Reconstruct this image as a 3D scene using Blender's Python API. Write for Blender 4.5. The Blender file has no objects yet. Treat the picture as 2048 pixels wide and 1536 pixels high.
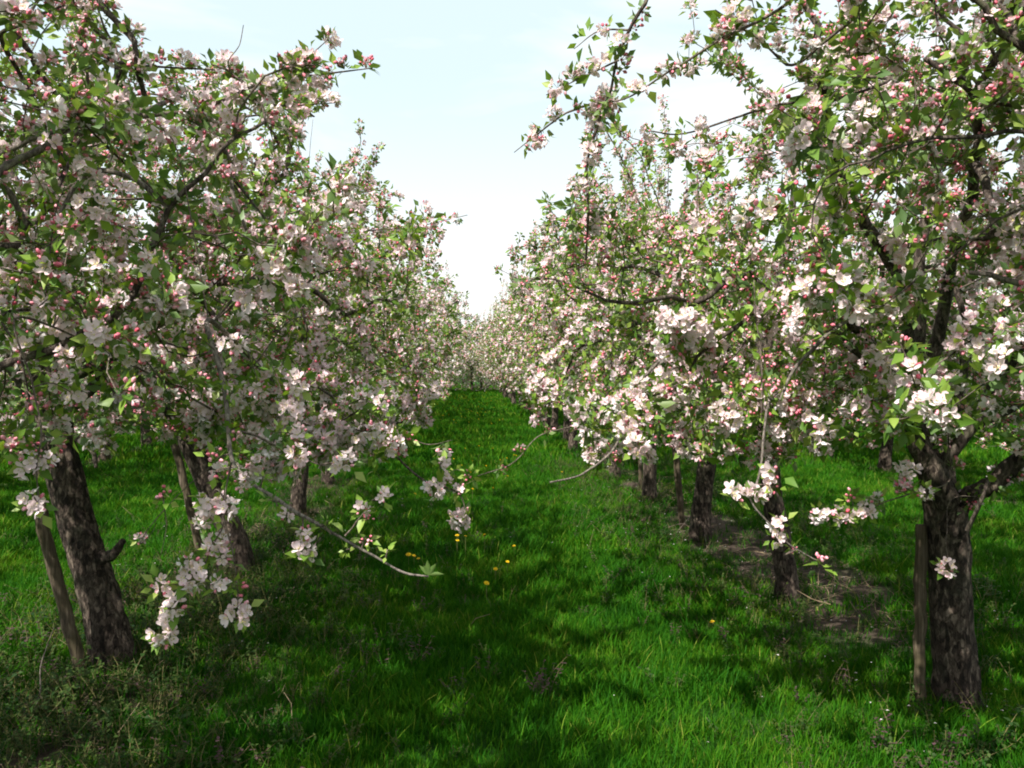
import bpy, math, random
import numpy as np
from mathutils import Vector, Matrix, Euler

random.seed(7)
RNG = np.random.default_rng(11)
SC = bpy.context.scene
COL = SC.collection

# ------------------------------------------------------------------ camera
F, CX, CY = 1700.0, 1024.0, 768.0            # focal length and centre in photograph pixels
CAM_H = 1.5
YAW, PITCH = math.atan(124 / F), math.atan(38 / F)
cam_data = bpy.data.cameras.new("camera")
cam_data.sensor_width = 36.0
cam_data.lens = F / 2048 * 36.0
cam_data.clip_start, cam_data.clip_end = 0.05, 2000.0
cam = bpy.data.objects.new("camera", cam_data)
COL.objects.link(cam)
cam.location = (0, 0, CAM_H)
cam.rotation_euler = (math.pi / 2 - PITCH, 0, -YAW)
SC.camera = cam
CAM_R = np.array(Euler(cam.rotation_euler).to_matrix())

# ------------------------------------------------------------------ sky and sun
SUN_EL = math.radians(50)
SUN_AZ = math.radians(-138)                   # from the row direction (+Y), negative = left; a little behind the camera
sun_vec = Vector((math.sin(SUN_AZ) * math.cos(SUN_EL), math.cos(SUN_AZ) * math.cos(SUN_EL), math.sin(SUN_EL)))
world = bpy.data.worlds.new("World")
SC.world = world
world.use_nodes = True
wn, wl = world.node_tree.nodes, world.node_tree.links
wn.clear()
w_out = wn.new("ShaderNodeOutputWorld")
sky = wn.new("ShaderNodeTexSky")
sky.sky_type = 'NISHITA'
sky.sun_disc = False
sky.sun_elevation = SUN_EL
sky.sun_rotation = SUN_AZ
sky.air_density, sky.dust_density, sky.ozone_density = 1.0, 1.5, 1.0
bg_sky = wn.new("ShaderNodeBackground"); bg_sky.inputs[1].default_value = 0.09
wl.new(sky.outputs[0], bg_sky.inputs[0])
# thin high cloud, thickening to a white veil towards the horizon
tc = wn.new("ShaderNodeTexCoord")
sep = wn.new("ShaderNodeSeparateXYZ"); wl.new(tc.outputs['Generated'], sep.inputs[0])
mp = wn.new("ShaderNodeMapping"); mp.inputs['Scale'].default_value = (1.6, 1.6, 6.5)
wl.new(tc.outputs['Generated'], mp.inputs[0])
n1 = wn.new("ShaderNodeTexNoise"); n1.inputs['Scale'].default_value = 1.7; n1.inputs['Detail'].default_value = 8; n1.inputs['Roughness'].default_value = 0.52
n1.inputs['Distortion'].default_value = 0.5
wl.new(mp.outputs[0], n1.inputs['Vector'])
r1 = wn.new("ShaderNodeMapRange"); r1.inputs[1].default_value = 0.40; r1.inputs[2].default_value = 0.62
r1.inputs[3].default_value = 0.0; r1.inputs[4].default_value = 0.85
wl.new(n1.outputs[0], r1.inputs[0])
r2 = wn.new("ShaderNodeMapRange"); r2.interpolation_type = 'SMOOTHSTEP'
r2.inputs[1].default_value = 0.05; r2.inputs[2].default_value = 0.33; r2.inputs[3].default_value = 1.0; r2.inputs[4].default_value = 0.0
wl.new(sep.outputs[2], r2.inputs[0])
mx = wn.new("ShaderNodeMath"); mx.operation = 'MAXIMUM'
wl.new(r1.outputs[0], mx.inputs[0]); wl.new(r2.outputs[0], mx.inputs[1])
mz = wn.new("ShaderNodeMapRange"); mz.inputs[3].default_value = 0.80; mz.inputs[4].default_value = 0.98
wl.new(mx.outputs[0], mz.inputs[0])
crgb = wn.new("ShaderNodeMix"); crgb.data_type = 'RGBA'
crgb.inputs[6].default_value = (0.80, 0.95, 0.99, 1); crgb.inputs[7].default_value = (1.0, 1.0, 1.0, 1)
wl.new(mx.outputs[0], crgb.inputs[0])
bg_cl = wn.new("ShaderNodeBackground"); bg_cl.inputs[1].default_value = 0.64
wl.new(crgb.outputs[2], bg_cl.inputs[0])
mixw = wn.new("ShaderNodeMixShader")
wl.new(mz.outputs[0], mixw.inputs[0]); wl.new(bg_sky.outputs[0], mixw.inputs[1]); wl.new(bg_cl.outputs[0], mixw.inputs[2])
wl.new(mixw.outputs[0], w_out.inputs[0])

sun_d = bpy.data.lights.new("sun", 'SUN')
sun_d.energy = 5.0
sun_d.angle = math.radians(0.55)
sun_d.color = (1.0, 0.955, 0.88)
sun = bpy.data.objects.new("sun", sun_d)
COL.objects.link(sun)
sun.location = (-8, -4, 12)
sun.rotation_euler = sun_vec.to_track_quat('Z', 'Y').to_euler()

SC.view_settings.view_transform = 'Standard'
SC.view_settings.look = 'None'
SC.view_settings.exposure = 0.90
SC.view_settings.gamma = 1.0
SC.view_settings.use_curve_mapping = False
SC.cycles.use_denoising = True
SC.cycles.max_bounces = 6
SC.cycles.diffuse_bounces = 4
SC.cycles.glossy_bounces = 2
SC.cycles.transmission_bounces = 4
SC.cycles.transparent_max_bounces = 4
SC.cycles.caustics_reflective = False
SC.cycles.caustics_refractive = False
SC.cycles.pixel_filter_type = 'BLACKMAN_HARRIS'
SC.cycles.filter_width = 1.9


# ------------------------------------------------------------------ pixel <-> place
def ray(px, py):
    return CAM_R @ np.array([(px - CX) / F, (CY - py) / F, -1.0])


def P(px, py, d):
    """the point seen at a pixel of the photograph, d metres deep"""
    return np.array([0, 0, CAM_H]) + ray(px, py) * d


def G(px, py):
    """the point of the ground seen at a pixel"""
    r = ray(px, py)
    return np.array([0, 0, CAM_H]) + r * (CAM_H / -r[2])


def project(pts):
    q = (np.asarray(pts, float) - np.array([0, 0, CAM_H])) @ CAM_R
    d = -q[..., 2]
    dd = np.where(np.abs(d) < 1e-4, 1e-4, d)
    return CX + F * q[..., 0] / dd, CY - F * q[..., 1] / dd, d


def in_poly(x, y, poly):
    x, y = np.asarray(x, float), np.asarray(y, float)
    inside = np.zeros(x.shape, bool)
    n = len(poly)
    for i in range(n):
        x1, y1 = poly[i]; x2, y2 = poly[(i + 1) % n]
        c = ((y1 > y) != (y2 > y)) & (x < (x2 - x1) * (y - y1) / ((y2 - y1) or 1e-9) + x1)
        inside ^= c
    return inside


def vnoise(x, y, s=1.0, seed=0):
    """smooth value noise, 0..1"""
    x = np.asarray(x, float) * s + 1000.3 + seed * 17.1
    y = np.asarray(y, float) * s + 1000.7 + seed * 7.7
    xi, yi = np.floor(x), np.floor(y)
    fx, fy = x - xi, y - yi
    fx, fy = fx * fx * (3 - 2 * fx), fy * fy * (3 - 2 * fy)
    def h(a, b):
        v = np.sin(a * 127.1 + b * 311.7 + seed * 74.7) * 43758.5453
        return v - np.floor(v)
    return (h(xi, yi) * (1 - fx) + h(xi + 1, yi) * fx) * (1 - fy) + (h(xi, yi + 1) * (1 - fx) + h(xi + 1, yi + 1) * fx) * fy


def fbm(x, y, s=1.0, seed=0):
    return 0.5 * vnoise(x, y, s, seed) + 0.3 * vnoise(x, y, s * 2.1, seed + 3) + 0.2 * vnoise(x, y, s * 4.3, seed + 5)


# ------------------------------------------------------------------ materials
def new_mat(name):
    m = bpy.data.materials.new(name)
    m.use_nodes = True
    m.node_tree.nodes.clear()
    return m, m.node_tree.nodes, m.node_tree.links


def ramp(nodes, stops):
    r = nodes.new("ShaderNodeValToRGB")
    el = r.color_ramp.elements
    while len(el) < len(stops):
        el.new(0.5)
    for e, (p, c) in zip(el, stops):
        e.position = p; e.color = (*c, 1)
    return r


def thin_material(name, stops, translucency, rough=0.5, back=None, noise=0.0, gloss=0.25, objrand=0.0, tcol=None):
    """leaf, petal or blade: a thin sheet that lets part of the light through; 'tint' (0..1) on the mesh picks its own colour"""
    m, n, l = new_mat(name)
    out = n.new("ShaderNodeOutputMaterial")
    at = n.new("ShaderNodeAttribute"); at.attribute_name = "tint"
    fac = at.outputs['Fac']
    if objrand:
        oi = n.new("ShaderNodeObjectInfo")
        ma = n.new("ShaderNodeMath"); ma.operation = 'MULTIPLY_ADD'
        ma.inputs[1].default_value = objrand; l.new(oi.outputs['Random'], ma.inputs[0]); l.new(fac, ma.inputs[2])
        mb = n.new("ShaderNodeMath"); mb.operation = 'SUBTRACT'; l.new(ma.outputs[0], mb.inputs[0]); mb.inputs[1].default_value = objrand / 2
        fac = mb.outputs[0]
    if noise:
        g = n.new("ShaderNodeNewGeometry")
        nz = n.new("ShaderNodeTexNoise"); nz.inputs['Scale'].default_value = noise; nz.inputs['Detail'].default_value = 2
        l.new(g.outputs['Position'], nz.inputs['Vector'])
        mc = n.new("ShaderNodeMath"); mc.operation = 'MULTIPLY_ADD'; mc.inputs[1].default_value = 1.2
        l.new(nz.outputs[0], mc.inputs[0]); l.new(fac, mc.inputs[2])
        md = n.new("ShaderNodeMath"); md.operation = 'SUBTRACT'; md.inputs[1].default_value = 0.60; l.new(mc.outputs[0], md.inputs[0])
        fac = md.outputs[0]
    cr = ramp(n, stops); l.new(fac, cr.inputs[0])
    col = cr.outputs[0]
    if back:
        g2 = n.new("ShaderNodeNewGeometry")
        mi = n.new("ShaderNodeMix"); mi.data_type = 'RGBA'; mi.inputs[7].default_value = (*back, 1)
        mb2 = n.new("ShaderNodeMath"); mb2.operation = 'MULTIPLY'; mb2.inputs[1].default_value = 0.6
        l.new(g2.outputs['Backfacing'], mb2.inputs[0]); l.new(mb2.outputs[0], mi.inputs[0]); l.new(col, mi.inputs[6])
        col = mi.outputs[2]
    pb = n.new("ShaderNodeBsdfPrincipled")
    pb.inputs['Roughness'].default_value = rough
    pb.inputs['Specular IOR Level'].default_value = gloss
    l.new(col, pb.inputs['Base Color'])
    tr = n.new("ShaderNodeBsdfTranslucent")
    if tcol:
        mt = n.new("ShaderNodeMix"); mt.data_type = 'RGBA'; mt.blend_type = 'MULTIPLY'; mt.inputs[0].default_value = 1
        mt.inputs[7].default_value = (*tcol, 1); l.new(col, mt.inputs[6]); l.new(mt.outputs[2], tr.inputs[0])
    else:
        l.new(col, tr.inputs[0])
    mix = n.new("ShaderNodeMixShader"); mix.inputs[0].default_value = translucency
    l.new(pb.outputs[0], mix.inputs[1]); l.new(tr.outputs[0], mix.inputs[2])
    l.new(mix.outputs[0], out.inputs[0])
    return m


M = {}
M['petal'] = thin_material("petal", [(0.0, (0.90, 0.87, 0.86)), (0.4, (0.91, 0.76, 0.79)), (0.75, (0.86, 0.50, 0.58)), (1.0, (0.76, 0.25, 0.36))], 0.42, rough=0.6, gloss=0.1, objrand=0.12, back=(0.86, 0.66, 0.70))
M['bud'] = thin_material("bud", [(0.0, (0.80, 0.42, 0.48)), (0.5, (0.74, 0.20, 0.27)), (1.0, (0.60, 0.07, 0.12))], 0.1, rough=0.45, gloss=0.3, objrand=0.2)
M['stamen'] = thin_material("stamen", [(0.0, (0.62, 0.58, 0.34)), (1.0, (0.60, 0.50, 0.20))], 0.1)
M['leaf'] = thin_material("leaf", [(0.0, (0.035, 0.095, 0.012)), (0.40, (0.100, 0.200, 0.025)), (0.75, (0.205, 0.325, 0.045)), (1.0, (0.30, 0.38, 0.09))], 0.36,
                          rough=0.45, back=(0.10, 0.16, 0.075), gloss=0.35, tcol=(1.25, 1.2, 0.5))
M['stalk'] = thin_material("stalk", [(0.0, (0.10, 0.14, 0.04)), (1.0, (0.20, 0.12, 0.06))], 0.05)
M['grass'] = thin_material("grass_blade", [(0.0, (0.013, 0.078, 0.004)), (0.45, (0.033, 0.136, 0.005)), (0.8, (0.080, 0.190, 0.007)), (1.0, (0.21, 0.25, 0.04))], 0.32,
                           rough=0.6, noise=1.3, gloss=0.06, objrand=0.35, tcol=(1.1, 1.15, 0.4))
M['weed'] = thin_material("weed_leaf", [(0.0, (0.010, 0.034, 0.007)), (0.5, (0.026, 0.062, 0.011)), (1.0, (0.065, 0.10, 0.022))], 0.28, rough=0.6, noise=2.0, gloss=0.15, objrand=0.4)
M['nettle'] = thin_material("nettle_top", [(0.0, (0.028, 0.030, 0.018)), (0.6, (0.060, 0.034, 0.034)), (1.0, (0.10, 0.05, 0.065))], 0.2, rough=0.7, objrand=0.3)
M['yellow'] = thin_material("dandelion_ray", [(0.0, (0.80, 0.52, 0.012)), (1.0, (0.88, 0.68, 0.02))], 0.15, rough=0.6, objrand=0.3)
M['dry'] = thin_material("dry_stem", [(0.0, (0.12, 0.085, 0.05)), (1.0, (0.30, 0.23, 0.14))], 0.05, rough=0.8, objrand=0.5)


def bark_material(name, dark, mid, light, lichen, scale=1.0, lichen_amt=0.5, bump=0.6):
    m, n, l = new_mat(name)
    out = n.new("ShaderNodeOutputMaterial")
    tcn = n.new("ShaderNodeTexCoord")
    mp_ = n.new("ShaderNodeMapping"); mp_.inputs['Scale'].default_value = (1.0, 1.0, 0.42)
    l.new(tcn.outputs['Object'], mp_.inputs[0])
    nz = n.new("ShaderNodeTexNoise"); nz.inputs['Scale'].default_value = 42 * scale; nz.inputs['Detail'].default_value = 7; nz.inputs['Roughness'].default_value = 0.68
    l.new(mp_.outputs[0], nz.inputs['Vector'])
    vo = n.new("ShaderNodeTexVoronoi"); vo.feature = 'DISTANCE_TO_EDGE'; vo.inputs['Scale'].default_value = 34 * scale
    wv = n.new("ShaderNodeMix"); wv.data_type = 'RGBA'; wv.blend_type = 'ADD'; wv.inputs[0].default_value = 0.06
    l.new(mp_.outputs[0], wv.inputs[6]); l.new(nz.outputs[1], wv.inputs[7]); l.new(wv.outputs[2], vo.inputs['Vector'])
    cell = n.new("ShaderNodeTexVoronoi"); cell.inputs['Scale'].default_value = 55 * scale
    l.new(mp_.outputs[0], cell.inputs['Vector'])
    cs_ = n.new("ShaderNodeSeparateColor"); l.new(cell.outputs['Color'], cs_.inputs[0])
    cm = n.new("ShaderNodeMath"); cm.operation = 'MULTIPLY_ADD'; cm.inputs[1].default_value = 0.42; l.new(cs_.outputs[0], cm.inputs[0]); l.new(nz.outputs[0], cm.inputs[2])
    cn = n.new("ShaderNodeMath"); cn.operation = 'SUBTRACT'; cn.inputs[1].default_value = 0.21; l.new(cm.outputs[0], cn.inputs[0])
    cr = ramp(n, [(0.28, dark), (0.52, mid), (0.75, light)]); l.new(cn.outputs[0], cr.inputs[0])
    ck = ramp(n, [(0.0, (0.35, 0.33, 0.32)), (0.10, (1, 1, 1))]); l.new(vo.outputs[0], ck.inputs[0])
    mu = n.new("ShaderNodeMix"); mu.data_type = 'RGBA'; mu.blend_type = 'MULTIPLY'; mu.inputs[0].default_value = 0.85
    l.new(cr.outputs[0], mu.inputs[6]); l.new(ck.outputs[0], mu.inputs[7])
    n2 = n.new("ShaderNodeTexNoise"); n2.inputs['Scale'].default_value = 9 * scale; n2.inputs['Detail'].default_value = 6; n2.inputs['Roughness'].default_value = 0.7
    l.new(tcn.outputs['Object'], n2.inputs['Vector'])
    lm = ramp(n, [(0.52, (0, 0, 0)), (0.66, (1, 1, 1))]); l.new(n2.outputs[0], lm.inputs[0])
    la = n.new("ShaderNodeMath"); la.operation = 'MULTIPLY'; la.inputs[1].default_value = lichen_amt; l.new(lm.outputs[0], la.inputs[0])
    mi = n.new("ShaderNodeMix"); mi.data_type = 'RGBA'; mi.inputs[7].default_value = (*lichen, 1)
    l.new(la.outputs[0], mi.inputs[0]); l.new(mu.outputs[2], mi.inputs[6])
    pb = n.new("ShaderNodeBsdfPrincipled"); pb.inputs['Roughness'].default_value = 0.88; pb.inputs['Specular IOR Level'].default_value = 0.2
    l.new(mi.outputs[2], pb.inputs['Base Color'])
    ad = n.new("ShaderNodeMath"); ad.operation = 'ADD'; l.new(nz.outputs[0], ad.inputs[0])
    vm = n.new("ShaderNodeMath"); vm.operation = 'MINIMUM'; vm.inputs[1].default_value = 0.15; l.new(vo.outputs[0], vm.inputs[0])
    vs = n.new("ShaderNodeMath"); vs.operation = 'MULTIPLY'; vs.inputs[1].default_value = 4.0; l.new(vm.outputs[0], vs.inputs[0]); l.new(vs.outputs[0], ad.inputs[1])
    bp = n.new("ShaderNodeBump"); bp.inputs['Strength'].default_value = bump; bp.inputs['Distance'].default_value = 0.012 / scale
    l.new(ad.outputs[0], bp.inputs['Height']); l.new(bp.outputs[0], pb.inputs['Normal'])
    l.new(pb.outputs[0], out.inputs[0])
    return m


M['trunk'] = bark_material("trunk_bark", (0.026, 0.019, 0.015), (0.075, 0.055, 0.043), (0.19, 0.148, 0.116), (0.12, 0.12, 0.08), 1.0, 0.28, 0.9)
M['branch'] = bark_material("branch_bark", (0.035, 0.026, 0.022), (0.085, 0.066, 0.054), (0.18, 0.145, 0.12), (0.19, 0.20, 0.11), 2.0, 0.4, 0.5)
M['pale_branch'] = bark_material("young_branch_bark", (0.075, 0.062, 0.054), (0.155, 0.13, 0.112), (0.26, 0.225, 0.19), (0.30, 0.30, 0.20), 2.6, 0.35, 0.4)
M['twig'] = bark_material("twig_bark", (0.07, 0.05, 0.042), (0.13, 0.10, 0.082), (0.22, 0.18, 0.145), (0.22, 0.22, 0.13), 3.0, 0.3, 0.2)


def stake_material():
    m, n, l = new_mat("weathered_wood")
    out = n.new("ShaderNodeOutputMaterial")
    tcn = n.new("ShaderNodeTexCoord")
    mp_ = n.new("ShaderNodeMapping"); mp_.inputs['Scale'].default_value = (1.0, 1.0, 0.045)
    l.new(tcn.outputs['Object'], mp_.inputs[0])
    nz = n.new("ShaderNodeTexNoise"); nz.inputs['Scale'].default_value = 90; nz.inputs['Detail'].default_value = 6; nz.inputs['Roughness'].default_value = 0.65
    l.new(mp_.outputs[0], nz.inputs['Vector'])
    n2 = n.new("ShaderNodeTexNoise"); n2.inputs['Scale'].default_value = 7; n2.inputs['Detail'].default_value = 4
    l.new(tcn.outputs['Object'], n2.inputs['Vector'])
    cr = ramp(n, [(0.3, (0.03, 0.023, 0.017)), (0.5, (0.095, 0.072, 0.05)), (0.72, (0.19, 0.15, 0.11))]); l.new(nz.outputs[0], cr.inputs[0])
    c2 = ramp(n, [(0.40, (0.65, 0.68, 0.55)), (0.62, (1, 1, 1))]); l.new(n2.outputs[0], c2.inputs[0])
    mu = n.new("ShaderNodeMix"); mu.data_type = 'RGBA'; mu.blend_type = 'MULTIPLY'; mu.inputs[0].default_value = 1
    l.new(cr.outputs[0], mu.inputs[6]); l.new(c2.outputs[0], mu.inputs[7])
    pb = n.new("ShaderNodeBsdfPrincipled"); pb.inputs['Roughness'].default_value = 0.85; pb.inputs['Specular IOR Level'].default_value = 0.2
    l.new(mu.outputs[2], pb.inputs['Base Color'])
    bp = n.new("ShaderNodeBump"); bp.inputs['Strength'].default_value = 0.7; bp.inputs['Distance'].default_value = 0.006
    l.new(nz.outputs[0], bp.inputs['Height']); l.new(bp.outputs[0], pb.inputs['Normal'])
    l.new(pb.outputs[0], out.inputs[0])
    return m


M['stake'] = stake_material()


def ground_material():
    m, n, l = new_mat("orchard_ground")
    out = n.new("ShaderNodeOutputMaterial")
    g = n.new("ShaderNodeNewGeometry")
    at = n.new("ShaderNodeAttribute"); at.attribute_name = "soil"
    na = n.new("ShaderNodeTexNoise"); na.inputs['Scale'].default_value = 28; na.inputs['Detail'].default_value = 8; na.inputs['Roughness'].default_value = 0.7
    nb = n.new("ShaderNodeTexNoise"); nb.inputs['Scale'].default_value = 1.3; nb.inputs['Detail'].default_value = 5
    l.new(g.outputs['Position'], na.inputs['Vector']); l.new(g.outputs['Position'], nb.inputs['Vector'])
    cs = ramp(n, [(0.3, (0.030, 0.022, 0.017)), (0.55, (0.070, 0.052, 0.040)), (0.75, (0.14, 0.11, 0.085))]); l.new(na.outputs[0], cs.inputs[0])
    cg = ramp(n, [(0.3, (0.012, 0.045, 0.006)), (0.6, (0.022, 0.075, 0.007)), (0.8, (0.05, 0.11, 0.012))]); l.new(nb.outputs[0], cg.inputs[0])
    mi = n.new("ShaderNodeMix"); mi.data_type = 'RGBA'
    l.new(at.outputs['Fac'], mi.inputs[0]); l.new(cg.outputs[0], mi.inputs[6]); l.new(cs.outputs[0], mi.inputs[7])
    pb = n.new("ShaderNodeBsdfPrincipled"); pb.inputs['Roughness'].default_value = 0.95; pb.inputs['Specular IOR Level'].default_value = 0.1
    l.new(mi.outputs[2], pb.inputs['Base Color'])
    bp = n.new("ShaderNodeBump"); bp.inputs['Strength'].default_value = 0.8; bp.inputs['Distance'].default_value = 0.03
    l.new(na.outputs[0], bp.inputs['Height']); l.new(bp.outputs[0], pb.inputs['Normal'])
    l.new(pb.outputs[0], out.inputs[0])
    return m


M['ground'] = ground_material()


# ------------------------------------------------------------------ mesh helpers
class Buf:
    """triangles gathered as numpy arrays: positions, indices, material slot, tint"""
    def __init__(self):
        self.v, self.f, self.m, self.t, self.n = [], [], [], [], 0

    def add(self, v, f, m, t):
        v = np.asarray(v, np.float32).reshape(-1, 3); f = np.asarray(f, np.int32).reshape(-1, 3)
        if np.isscalar(m): m = np.full(len(f), m, np.int32)
        if np.isscalar(t): t = np.full(len(v), t, np.float32)
        self.v.append(v); self.f.append(f + self.n); self.m.append(np.asarray(m, np.int32)); self.t.append(np.asarray(t, np.float32))
        self.n += len(v)

    def arrays(self):
        if not self.v:
            return (np.zeros((0, 3), np.float32), np.zeros((0, 3), np.int32), np.zeros(0, np.int32), np.zeros(0, np.float32))
        return np.concatenate(self.v), np.concatenate(self.f), np.concatenate(self.m), np.concatenate(self.t)


def make_mesh(name, arr, mats, smooth=True):
    v, f, m, t = arr
    me = bpy.data.meshes.new(name)
    me.vertices.add(len(v)); me.vertices.foreach_set("co", np.ascontiguousarray(v, np.float32).ravel())
    me.loops.add(len(f) * 3); me.loops.foreach_set("vertex_index", np.ascontiguousarray(f, np.int32).ravel())
    me.polygons.add(len(f))
    me.polygons.foreach_set("loop_start", np.arange(0, len(f) * 3, 3, dtype=np.int32))
    me.polygons.foreach_set("material_index", np.ascontiguousarray(m, np.int32))
    me.polygons.foreach_set("use_smooth", np.full(len(f), smooth, bool))
    a = me.attributes.new("tint", 'FLOAT', 'POINT'); a.data.foreach_set("value", np.ascontiguousarray(t, np.float32))
    for k in mats:
        me.materials.append(M[k])
    me.update(calc_edges=True)
    return me


def link(name, data, parent=None, loc=None, kind=None):
    o = bpy.data.objects.new(name, data)
    COL.objects.link(o)
    if parent is not None: o.parent = parent
    if loc is not None: o.location = [float(q) for q in loc]
    if kind: o["kind"] = kind
    return o


def thing(name, label, cat, loc=(0, 0, 0), rz=0.0, group=None):
    o = bpy.data.objects.new(name, None)
    o.empty_display_size = 0.2
    COL.objects.link(o)
    o.location = [float(q) for q in loc]; o.rotation_euler = (0, 0, rz)
    o["label"] = label; o["category"] = cat
    if group: o["group"] = group
    return o


def unit(v):
    v = np.asarray(v, float)
    return v / (np.linalg.norm(v, axis=-1, keepdims=True) + 1e-9)


def tube(buf, pts, rad, sides=5, mat=0, tint=0.5, cap=False, lump=0.0, rng=RNG):
    pts = np.asarray(pts, float); rad = np.asarray(rad, float)
    k = len(pts)
    if k < 2: return
    tg = np.gradient(pts, axis=0); tg = unit(tg)
    ref = np.array([0, 0, 1.0]) if abs(tg[0][2]) < 0.85 else np.array([1.0, 0, 0])
    u = unit(np.cross(tg[0], ref)); U = [u]
    for i in range(1, k):
        u = U[-1] - tg[i] * np.dot(U[-1], tg[i]); U.append(unit(u))
    U = np.array(U); W = np.cross(tg, U)
    an = np.arange(sides) * 2 * math.pi / sides
    r = np.repeat(rad[:, None], sides, 1)
    if lump:
        s = np.cumsum(np.r_[0, np.linalg.norm(np.diff(pts, axis=0), axis=1)])
        A, S = np.meshgrid(an, s)
        seed = int(rng.integers(0, 999))
        ca, sa = np.cos(A) * 1.6, np.sin(A) * 1.6
        nz = 0.6 * (vnoise(ca + S * 1.1, sa + S * 2.3, 1.3, seed) - 0.5) + 0.45 * (vnoise(ca * 2.2 + S * 5, sa * 2.2 - S * 3, 2.0, seed + 1) - 0.5)
        nz += 0.28 * (vnoise(A * 3.1, S * 22, 1.0, seed + 2) - 0.5)
        r = r * (1 + lump * nz)
    v = pts[:, None, :] + r[..., None] * (np.cos(an)[None, :, None] * U[:, None, :] + np.sin(an)[None, :, None] * W[:, None, :])
    v = v.reshape(-1, 3)
    i = np.arange(k - 1)[:, None] * sides; j = np.arange(sides)[None, :]; j2 = (j + 1) % sides
    a, b, c, d = i + j, i + j2, i + sides + j2, i + sides + j
    f = np.concatenate([np.stack([a, b, c], -1).reshape(-1, 3), np.stack([a, c, d], -1).reshape(-1, 3)])
    if cap:
        v = np.vstack([v, pts[-1] + tg[-1] * rad[-1] * 0.15])
        t = len(v) - 1; base = (k - 1) * sides
        f = np.vstack([f, np.array([[base + q, base + (q + 1) % sides, t] for q in range(sides)])])
    buf.add(v, f, mat, tint)


def catmull(pts, n=6):
    pts = np.asarray(pts, float)
    if len(pts) < 3:
        return pts[0] + np.linspace(0, 1, n + 1)[:, None] * (pts[-1] - pts[0])
    p = np.vstack([2 * pts[0] - pts[1], pts, 2 * pts[-1] - pts[-2]])
    out = []
    for i in range(1, len(p) - 2):
        t = np.linspace(0, 1, n, endpoint=False)[:, None]
        a, b, c, d = p[i - 1], p[i], p[i + 1], p[i + 2]
        out.append(0.5 * (2 * b + (c - a) * t + (2 * a - 5 * b + 4 * c - d) * t ** 2 + (3 * b - a - 3 * c + d) * t ** 3))
    out.append(p[-2][None, :])
    return np.vstack(out)


def basis(d, roll):
    d = unit(d)
    ref = np.array([0, 0, 1.0]) if abs(d[2]) < 0.9 else np.array([1.0, 0, 0])
    x = unit(np.cross(ref, d)); y = np.cross(d, x)
    c, s = math.cos(roll), math.sin(roll)
    return np.stack([x * c + y * s, -x * s + y * c, d], 1)


# ------------------------------------------------------------------ flowers, buds, leaves (metres, at the origin, opening towards +Z)
def flower_arr(rng, lod, openness=1.0, pink=0.2):
    b = Buf()
    R = rng.uniform(0.0195, 0.0250)
    if lod == 2:
        an = np.arange(5) * 2 * math.pi / 5 + rng.uniform(0, 1)
        v = [[0, 0, 0]] + [[math.cos(a) * R, math.sin(a) * R, R * rng.uniform(0.15, 0.5)] for a in an]
        b.add(v, [[0, 1 + i, 1 + (i + 1) % 5] for i in range(5)], 0, np.r_[pink * 0.4, np.full(5, pink)])
        return b.arrays()
    for i in range(5):
        a = i * 2 * math.pi / 5 + rng.uniform(-0.2, 0.2)
        w = R * rng.uniform(0.56, 0.74)
        el = (1 - openness) * 1.2 + rng.uniform(-.12, 0.5)
        cu = rng.uniform(-0.1, 0.55)
        pr = np.array([[0.06, 0, 0], [0.48, -0.5, .12], [0.48, 0.5, .12], [0.86, -0.40, .16 + cu * .3], [0.86, 0.40, .16 + cu * .3], [1.0, 0, .10 + cu * .4], [0.55, 0, -0.02]])
        x, y, z = pr[:, 0] * R, pr[:, 1] * w, pr[:, 2] * R
        x, z = x * math.cos(el) - z * math.sin(el), x * math.sin(el) + z * math.cos(el)
        v = np.stack([x * math.cos(a) - y * math.sin(a), x * math.sin(a) + y * math.cos(a), z], 1)
        edge = np.clip(pink + rng.uniform(-0.1, 0.15), 0, 1)
        t = np.clip(np.array([pink * .3, pink * .7, pink * .7, edge, edge, edge + .15, pink * 0.2]), 0, 1)
        if lod == 0:
            b.add(v, [[0, 6, 1], [0, 2, 6], [1, 6, 3], [6, 5, 3], [6, 4, 5], [6, 2, 4]], 0, t)
        else:
            b.add(v[[0, 1, 5, 2]], [[0, 3, 2], [0, 2, 1]], 0, t[[0, 1, 5, 2]])
    if lod == 0:
        k = 6
        an = np.arange(k) * 2 * math.pi / k
        v = [[0, 0, 0.0055]] + [[math.cos(q) * 0.0028, math.sin(q) * 0.0028, 0.0045] for q in an]
        b.add(v, [[0, 1 + i, 1 + (i + 1) % k] for i in range(k)], 1, 0.2)
        for i in range(7):
            q = rng.uniform(0, 6.28); rr = rng.uniform(0.004, 0.008); h = rng.uniform(0.008, 0.012)
            c = np.array([math.cos(q) * rr, math.sin(q) * rr, h]); s = 0.0011
            b.add([c + [s, 0, 0], c + [-s, s, 0], c + [-s, -s, 0], c + [0, 0, -.006]], [[0, 1, 2], [0, 3, 1], [1, 3, 2]], 1, 0.8)
    return b.arrays()


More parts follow.
